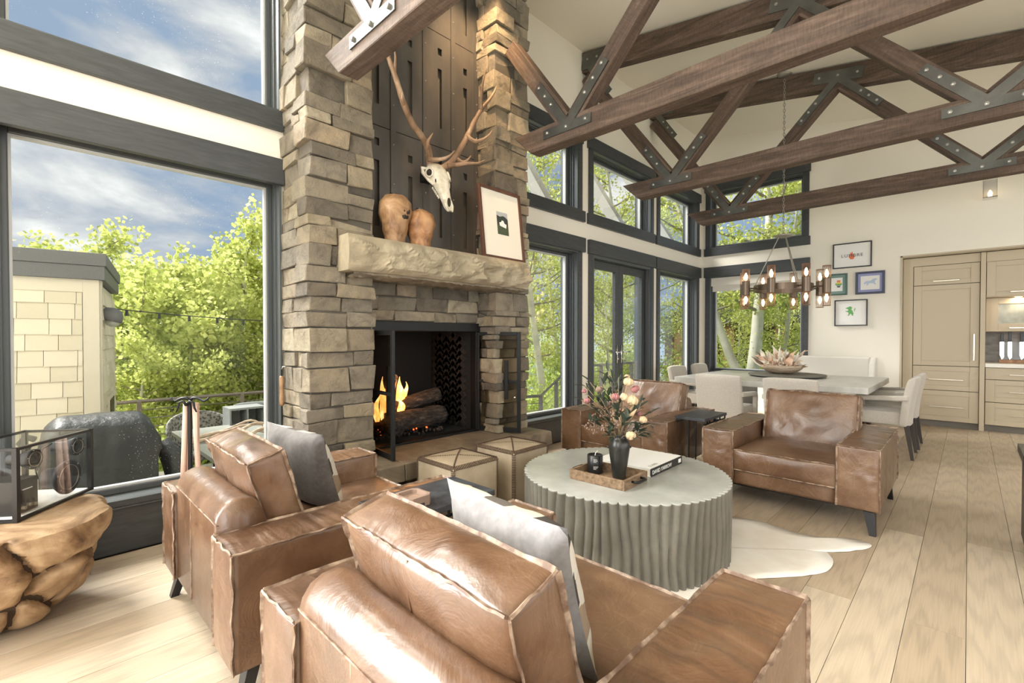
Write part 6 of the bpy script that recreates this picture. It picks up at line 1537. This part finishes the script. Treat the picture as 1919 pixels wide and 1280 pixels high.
t = thing('string_lights', 'dark string of hanging bulbs stretched across the patio', 'string lights', (0, 0, 0))
pts = []
for i in range(41):
    f = i/40; pts.append((0.70 + 4.6*f, 7.4, 1.62 - 0.45*f*(1 - f)*1.0 - 0.0))
MB().tube(pts, 0.006, 4).build('wire', M['black_rubber'], t)
for k in range(14):
    f = 0.03 + k*0.07; x = 0.70 + 4.6*f; z = 1.62 - 0.45*f*(1 - f)
    b = MB().cyl((x, 7.4, z - 0.07), (x, 7.4, z), 0.018, 0.014, 8).build('socket', M['black_rubber'], t); MB().ball((x, 7.4, z - 0.10), (0.024, 0.024, 0.036), 8, 6).build('bulb', M['clear_glass'], b, smooth=True)
# covered grill
t = thing('covered_grill', 'large grill under a black rain cover outside the left window', 'grill', (0.36, 4.62, -0.60))
prof = [(-0.30, 0.0), (-0.285, 0.30), (-0.29, 0.75), (-0.285, 1.0), (-0.30, 1.10), (-0.285, 1.20), (-0.21, 1.275), (-0.06, 1.31), (0.10, 1.30), (0.22, 1.24), (0.26, 1.10), (0.26, 0.0)]
mb = MB(); nx = 30; vs, fs = [], []
for i in range(nx + 1):
    f = i/nx; x = -0.31 + 0.62*f; ed = min(1, min(f, 1 - f)/0.14)
    for (y_, z) in prof:
        q = 0.022*fbm((x*5, y_*5, z*4)); fold = 0.016*sin(x*34 + z*2)*(z < 1.0)*(1 - z)
        zz = z if z < 0.9 else 0.9 + (z - 0.9)*(0.72 + 0.28*ed**0.6)
        sq = 0.90 + 0.10*ed
        vs.append((x*(1.06 if 1.0 < z < 1.22 else 1.0), y_*sq + q + fold, max(0.02, zz + q*0.6)))
m_ = len(prof)
for i in range(nx):
    for k in range(m_ - 1): fs.append((i*m_ + k, (i+1)*m_ + k, (i+1)*m_ + k + 1, i*m_ + k + 1))
fs.append(tuple(range(m_))); fs.append(tuple(nx*m_ + k for k in reversed(range(m_))))
MB().add(vs, fs).build('rain_cover', M['grill_cover'], t, smooth=True)
MB().tube([(-0.34, -0.22, 1.20), (-0.39, -0.24, 1.23), (-0.41, -0.24, 1.19), (-0.37, -0.23, 1.14)], 0.02, 8).build('side_handle', M['black_rubber'], t, smooth=True)
mb = MB().tube([(0.36, -0.05, 1.05), (0.44, -0.08, 0.90), (0.50, -0.1, 0.70), (0.53, -0.1, 0.45), (0.52, -0.1, 0.2), (0.50, -0.1, 0.02)], [0.05, 0.09, 0.11, 0.09, 0.10, 0.12], 12); mb.build('cover_skirt', M['grill_cover'], t, smooth=True)
# patio table with antlers, chairs, planter
t = thing('patio_table', 'grey concrete topped patio table outside the left window', 'table', (1.80, 5.85, -0.60))
MB().box(-0.62, 0.80, -0.95, 1.0, 0.70, 0.745).build('tabletop', M['patio_concrete'], t, bevel=0.006)
for sx in (-0.5, 0.68):
    for sy in (-0.8, 0.85): MB().box(sx - 0.035, sx + 0.035, sy - 0.035, sy + 0.035, 0, 0.70).build('leg', M['outdoor_grey'], t)
t = thing('shed_antlers', 'pile of pale shed antlers lying on the patio table', 'antlers', (1.66, 5.75, 0.147))
for k, P in enumerate(([(-0.50, 0.1, 0.02), (-0.25, 0.12, 0.04), (0.0, 0.15, 0.12), (0.25, 0.2, 0.10), (0.42, 0.25, 0.02)], [(-0.35, -0.15, 0.02), (-0.1, -0.1, 0.10), (0.12, 0.0, 0.16), (0.35, 0.05, 0.08), (0.45, 0.1, 0.02)], [(-0.2, -0.35, 0.02), (0.05, -0.25, 0.12), (0.28, -0.2, 0.13), (0.50, -0.15, 0.03)], [(-0.45, 0.3, 0.02), (-0.1, 0.35, 0.06), (0.15, 0.3, 0.15), (0.35, 0.35, 0.03)], [(0.1, -0.1, 0.10), (0.3, -0.3, 0.05), (0.36, -0.38, 0.02)], [(-0.1, 0.15, 0.08), (-0.18, 0.4, 0.04), (-0.3, 0.5, 0.02)], [(0.2, 0.0, 0.12), (0.15, -0.35, 0.06), (0.05, -0.5, 0.02)])):
    mb = MB(); horn(mb, P, 0.024, 0.007); mb.build('antler', M['bowl_wood'], t, smooth=True)
def patio_chair(name, label, loc, rz, box=False):
    t = thing(name, label, 'chair', loc, rz)
    MB().box(-0.30, 0.30, -0.30, 0.30, 0.30, 0.42).build('seat_cushion', M['outdoor_grey'], t, bevel=0.03)
    mb = MB(); vs, fs = puff(0.14, 0.52, 0.46, 0.04, 0.02, 0.03, 8); mb.add(vs, fs).build('back_cushion', M['outdoor_grey'], t, smooth=True, loc=(-0.26, 0, 0.66), rot=(0, radians(-12), 0))
    for s in (-1, 1):
        mb = MB().box(-0.34, 0.34, s*0.33 - 0.03, s*0.33 + 0.03, 0.58, 0.63)
        for x in (-0.31, 0.31): mb.box(x - 0.03, x + 0.03, s*0.33 - 0.03, s*0.33 + 0.03, 0, 0.58)
        mb.build('arm_frame', M['outdoor_grey'], t)
    MB().box(-0.34, 0.34, -0.33, 0.33, 0.24, 0.30).build('seat_frame', M['outdoor_grey'], t)
patio_chair('patio_chair', 'grey cushioned lounge chair beside the patio railing', (2.28, 7.35, -0.60), radians(-100))
t = thing('wicker_chair', 'rounded dark wicker chair pushed to the far side of the patio table', 'chair', (1.55, 7.15, -0.60), radians(-90))
mb = MB(); n, m_ = 26, 10; vs, fs = [], []
for k, dr in enumerate((0.0, 0.025)):
    for i in range(n + 1):
        a = radians(75 + 210*i/n)
        for j in range(m_ + 1):
            f = j/m_; r = 0.30 + 0.05*f + dr; top_ = 0.40 + 0.42*(max(0, sin(pi*i/n))**0.5); z = 0.38 + (top_ - 0.38 + 0.06)*f; vs.append((r*cos(a), r*sin(a), z))
I = lambda k, i, j: k*(n+1)*(m_+1) + i*(m_+1) + j
for i in range(n):
    for j in range(m_): fs += [(I(0,i,j), I(0,i+1,j), I(0,i+1,j+1), I(0,i,j+1)), (I(1,i,j), I(1,i,j+1), I(1,i+1,j+1), I(1,i+1,j))]
    for j in (0, m_): fs.append((I(0,i,j), I(1,i,j), I(1,i+1,j), I(0,i+1,j)))
for j in range(m_):
    for i in (0, n): fs.append((I(0,i,j), I(0,i,j+1), I(1,i,j+1), I(1,i,j)))
m = mat('wicker', (0.16, 0.155, 0.14), 0.8); setc(m, ramp(m, tex(m, 'voronoi', scale=30), [(0.3, (0.08, 0.08, 0.07)), (0.6, (0.30, 0.29, 0.26))]))
mb.add(vs, fs).build('woven_back', m, t, smooth=True); MB().lathe([(0.32, 0.34), (0.33, 0.38), (0.33, 0.41), (0.0, 0.42)], 24).build('seat', m, t, smooth=True)
for a in (45, 135, 225, 315): MB().cyl((0.28*cos(radians(a)), 0.28*sin(radians(a)), 0), (0.24*cos(radians(a)), 0.24*sin(radians(a)), 0.36), 0.014, n=8).build('leg', M['black_iron'], t)
t = thing('planter_box', 'grey open sided planter box between the patio chairs', 'planter', (1.98, 6.93, -0.60))
for (a, b, c, d_, e_, f_) in ((-0.20, 0.22, -0.16, 0.16, 0.93, 0.955), (-0.20, 0.22, -0.16, 0.16, 0.0, 0.03), (-0.20, -0.18, -0.16, 0.16, 0.03, 0.93), (0.20, 0.22, -0.16, 0.16, 0.03, 0.93), (0.0, 0.02, -0.16, 0.16, 0.03, 0.93), (-0.18, 0.20, 0.14, 0.16, 0.03, 0.93)): MB().box(a, b, c, d_, e_, f_).build('panel', M['outdoor_grey'], t)
# eave brackets outside the upper windows
for k, (xa, xb) in enumerate(((4.78, 4.78), (6.60, 6.60), (8.36, 8.36))):
    t = thing('eave_bracket' if k == 0 else 'eave_bracket.%03d' % k, ['grey timber eave bracket outside the upper window nearest the fireplace', 'grey timber eave bracket outside the upper window over the french doors', 'grey timber eave bracket outside the upper window nearest the corner'][k], 'bracket', (xa, 3.86, 0), 0, 'timber eave brackets')
    mat('bracket_timber', (0.34, 0.34, 0.31), 0.8) if k == 0 else None
    L = 2.15; a = radians(58); MB().box(-0.075, 0.075, 0, L, -0.075, 0.075).build('brace', M['bracket_timber'], t, bevel=0.004, loc=(0, 0.05, 2.86), rot=(a, 0, 0))
    MB().box(-0.075, 0.075, 0.0, 0.10, 2.66, 2.90).build('foot_block', M['bracket_timber'], t); MB().box(-0.075, 0.075, 0.0, 1.5, 4.75, 4.92).build('outrigger', M['bracket_timber'], t)
# neighbour house seen through the end window
B = thing('neighbour_house', 'brown neighbouring house with brick pillars seen through the end window', 'building', (21.0, 7.0, -1.6), radians(20))
MB().box(0, 5.0, -4.0, 3.0, 0, 3.6).build('wall', M['house_brown'], B); MB().prism([(-4.6, 3.5), (-0.5, 5.2), (3.6, 3.5)], -0.9, 5.6, 'x').build('roof', M['roof_flashing'], B)
for k, y_ in enumerate((-3.4, -1.5, 0.4, 2.3)):
    p = MB().box(-0.75, -0.30, y_ - 0.22, y_ + 0.22, 0, 3.4).build('brick_pillar', M['brick_pillar'], B, bevel=0.01)
MB().box(-0.8, -0.1, -3.7, 2.6, 3.3, 3.6).build('porch_beam', M['house_brown'], B)
for k in range(3):
    w_ = MB().box(-0.04, 0.0, -3.0 + k*1.9, -2.0 + k*1.9, 1.2, 2.6).build('window', M['frame_light'], B); MB().box(-0.05, -0.03, -2.9 + k*1.9, -2.1 + k*1.9, 1.3, 2.5).build('pane', M['black_satin'], w_)
# ------------------------------------------------------------------ aspens
def leaves(pts, n, size, spread, R, zsq=0.8):
    vs, fs, tone = [], [], []
    for k in range(n):
        c = R.choice(pts); s = spread*(R.random()**0.5)
        d_ = Vector((R.gauss(0, 1), R.gauss(0, 1), R.gauss(0, 1))); d_.normalize()
        p = c + Vector((d_.x*s, d_.y*s, d_.z*s*zsq))
        u = Vector((R.gauss(0, 1), R.gauss(0, 1), R.gauss(0, 1))).normalized(); w = u.cross(Vector((R.gauss(0, 1), R.gauss(0, 1), R.gauss(0, 1)))).normalized()
        q = size*R.uniform(0.6, 1.25); b = len(vs)
        vs += [tuple(p - u*q*0.5), tuple(p + w*q*0.42), tuple(p + u*q*0.5), tuple(p - w*q*0.42)]; fs.append((b, b+1, b+2, b+3))
        tone.append(min(1, max(0, R.gauss(0.5, 0.24))))
    me = bpy.data.meshes.new('foliage'); me.from_pydata(vs, [], fs)
    at = me.attributes.new('tone', 'FLOAT', 'FACE'); at.data.foreach_set('value', tone); return me
def aspen(name, label, loc, h, lean, crown0, nleaf, lsize, seed, crown_r=1.2, trunk=0.11, group='aspen trees beyond the deck', fork=True, nbr=16, lm='aspen_leaf'):
    R = rnd(seed); t = thing(name, label, 'tree', loc, 0, group)
    P = [Vector((0, 0, -0.6))]; d_ = Vector((lean[0], lean[1], 1)).normalized(); nseg = 9
    for k in range(nseg): P.append(P[-1] + (d_ + Vector((R.uniform(-.13, .13), R.uniform(-.13, .13), 0)))*((h + 0.6)/nseg))
    rad = [trunk*(1 - 0.82*(k/nseg)) for k in range(nseg + 1)]
    MB().tube(smooth_pts(P, 3), [trunk*(1 - 0.85*(i/(nseg*3))) for i in range(nseg*3 + 1)], 9).build('trunk', M['aspen_bark'], t, smooth=True)
    br = MB(); tips = []
    for k in range(nbr):
        f = crown0 + (0.98 - crown0)*((k + R.random())/nbr); i = min(nseg - 1, int(f*nseg)); b = P[i].lerp(P[i+1], f*nseg - i)
        a = k*2.4 + R.uniform(-.5, .5); L = crown_r*(1.15 - 0.75*abs(f - 0.62)/0.5)*R.uniform(0.7, 1.1)
        L = max(0.35, L); e = b + Vector((cos(a)*L, sin(a)*L, L*R.uniform(0.25, 0.8))); m_ = b.lerp(e, 0.5) + Vector((R.uniform(-.1, .1), R.uniform(-.1, .1), -0.05*L))
        br.tube([b, m_, e], [trunk*0.28*(1.1 - f*0.6), trunk*0.18, 0.006], 5)
        tips += [e, m_, m_.lerp(e, 0.5), e + Vector((0, 0, 0.15))]
        for q in range(3):
            s = b.lerp(e, 0.35 + 0.2*q); e2 = s + Vector((R.uniform(-.5, .5), R.uniform(-.5, .5), R.uniform(-.1, .5)))*L*0.6; br.tube([s, e2], [0.012, 0.004], 4); tips += [e2, s.lerp(e2, 0.6)]
    tips += [P[-1], P[-2]]
    o = br.build('branches', M['grey_branch'], t); o['kind'] = 'stuff'
    o = link('foliage', leaves(tips, nleaf, lsize, 0.36*crown_r**0.5, R), M[lm], t); o['kind'] = 'stuff'
    return t
def put(src, name, x, y_, s, rz, label=None, dz=0):
    o = dup(src, (x, y_, gz(x, y_) + dz), rz, label, scale=s); o.name = name; return o
FL = 'one of the leafy green aspens crowding beyond the patio railing'
a1 = aspen('aspen_tree', FL, (1.9, 12.0, gz(1.9, 12.0)), 4.95, (0.03, 0.0), 0.16, 9000, 0.10, 1, 1.45)
a2 = aspen('aspen_tree.001', FL, (3.2, 11.0, gz(3.2, 11.0)), 5.7, (-0.02, 0.02), 0.22, 8500, 0.10, 2, 1.25)
a3 = aspen('aspen_tree.002', FL, (2.6, 14.0, gz(2.6, 14.0)), 5.2, (0.02, 0.0), 0.12, 9500, 0.11, 3, 1.6)
k = 3
for (x, y_, s, rz, src) in ((0.9, 12.6, 1.0, 1.0, a2), (1.35, 10.6, 0.86, 2.2, a3), (2.4, 10.2, 0.80, 0.6, a1), (3.9, 13.0, 1.04, 3.0, a1), (3.0, 12.6, 1.0, 4.4, a3), (4.1, 11.2, 1.06, 5.2, a2), (1.5, 14.5, 1.02, 0.4, a1), (0.4, 14.8, 0.95, 2.9, a3), (4.9, 13.6, 1.08, 1.8, a3), (3.4, 15.2, 1.0, 2.5, a2), (1.9, 16.0, 1.02, 3.6, a3), (5.6, 15.6, 1.05, 4.8, a1), (2.0, 9.6, 0.62, 4.0, a3), (3.1, 9.7, 0.66, 1.2, a1), (1.2, 9.4, 0.58, 5.5, a2), (4.0, 9.5, 0.7, 2.0, a3)):
    put(src, 'aspen_tree.%03d' % k, x, y_, s, rz, FL); k += 1
FR = 'one of the aspens standing close beyond the right hand windows and french doors'
b1 = aspen('aspen_tree.%03d' % k, FR, (9.6, 8.0, gz(9.6, 8.0)), 9.5, (-0.10, 0.02), 0.34, 4600, 0.085, 11, 1.5, 0.13, 'aspen trees at the right', nbr=22); k += 1
b2 = aspen('aspen_tree.%03d' % k, FR, (12.2, 7.6, gz(12.2, 7.6)), 10.0, (0.02, 0.0), 0.34, 4600, 0.085, 12, 1.5, 0.15, 'aspen trees at the right', nbr=22); k += 1
b3 = aspen('aspen_tree.%03d' % k, FR, (14.2, 7.8, gz(14.2, 7.8)), 8.5, (0.04, -0.02), 0.20, 5200, 0.09, 13, 1.6, 0.11, 'aspen trees at the right', nbr=22); k += 1
for (x, y_, s, rz, src) in ((8.7, 9.6, 0.9, 1.1, b3), (10.6, 10.2, 1.0, 2.0, b1), (11.6, 9.2, 0.95, 3.3, b3), (13.2, 9.8, 0.9, 4.1, b2), (15.8, 9.4, 0.85, 0.5, b1), (12.6, 12.0, 0.8, 5.1, b3), (17.5, 10.5, 0.8, 3.9, b3), (10.9, 6.9, 0.62, 2.2, b3), (13.0, 6.6, 0.62, 3.7, b3), (17.6, 6.6, 0.95, 4.6, b1)):
    o = put(src, 'aspen_tree.%03d' % k, x, y_, s, rz, FR); o['group'] = 'aspen trees at the right'; k += 1
aspen('aspen_tree.%03d' % k, 'white leaning aspen trunk at the left of the end window', (12.6, 3.02, -1.6), 8.5, (-0.02, 0.40), 0.42, 5200, 0.085, 21, 1.3, 0.16, 'aspens outside the end window'); k += 1
aspen('aspen_tree.%03d' % k, 'thick upright white aspen trunk in the middle of the end window', (12.4, 3.82, -1.6), 9.0, (0.01, -0.01), 0.36, 5200, 0.085, 22, 1.5, 0.20, 'aspens outside the end window'); k += 1
aspen('aspen_tree.%03d' % k, 'slender crooked white aspen right of the thick trunk outside the end window', (13.0, 3.50, -1.6), 7.5, (0.0, -0.04), 0.30, 5200, 0.085, 23, 1.3, 0.08, 'aspens outside the end window'); k += 1
for (x, y_, s, rz) in ((15.6, 5.4, 0.62, 0.3), (17.5, 4.4, 0.8, 2.0), (15.0, 3.4, 0.5, 4.0), (17.5, 2.6, 0.7, 1.0)):
    o = put(b3, 'aspen_tree.%03d' % k, x, y_, s, rz, 'one of the leafy aspens behind the white trunks outside the end window'); o['group'] = 'aspens behind the white trunks'; k += 1
# undergrowth on the slope: uncountable
R = rnd(77); pts = []
for (x, y_, z, s) in ((2.0, 8.9, -1.3, 1.0), (0.6, 9.3, -1.4, 1.1), (3.4, 9.1, -1.4, 1.0), (4.8, 9.4, -1.3, 1.2), (1.2, 11.0, -1.5, 1.3), (2.9, 11.2, -1.4, 1.3), (4.6, 11.6, -1.3, 1.4), (8.0, 7.4, -1.2, 1.2), (9.6, 7.2, -1.1, 1.1), (11.2, 8.0, -1.0, 1.3), (12.8, 7.2, -1.1, 1.2), (14.6, 8.4, -1.0, 1.4), (16.2, 7.4, -1.2, 1.3), (10.2, 10.4, -0.6, 1.7), (13.6, 11.4, -0.6, 1.9), (7.2, 9.6, -1.0, 1.4), (17.0, 5.2, -1.2, 1.3), (15.2, 4.8, -1.2, 1.2), (16.0, 3.0, -1.3, 1.2), (14.4, 4.2, -1.6, 0.9), (18.0, 12.0, -0.6, 2.0)):
    pts += [Vector((x + R.uniform(-.9, .9)*s, y_ + R.uniform(-.9, .9)*s, z + R.uniform(-0.5, 1.2)*s)) for _ in range(40)]
o = link('undergrowth', leaves(pts, 75000, 0.09, 0.50, R), M['shrub_leaf']); tag(o, 'bright green undergrowth covering the slope below the aspens', 'shrubs', kind='stuff')
bpy.context.view_layer.update()
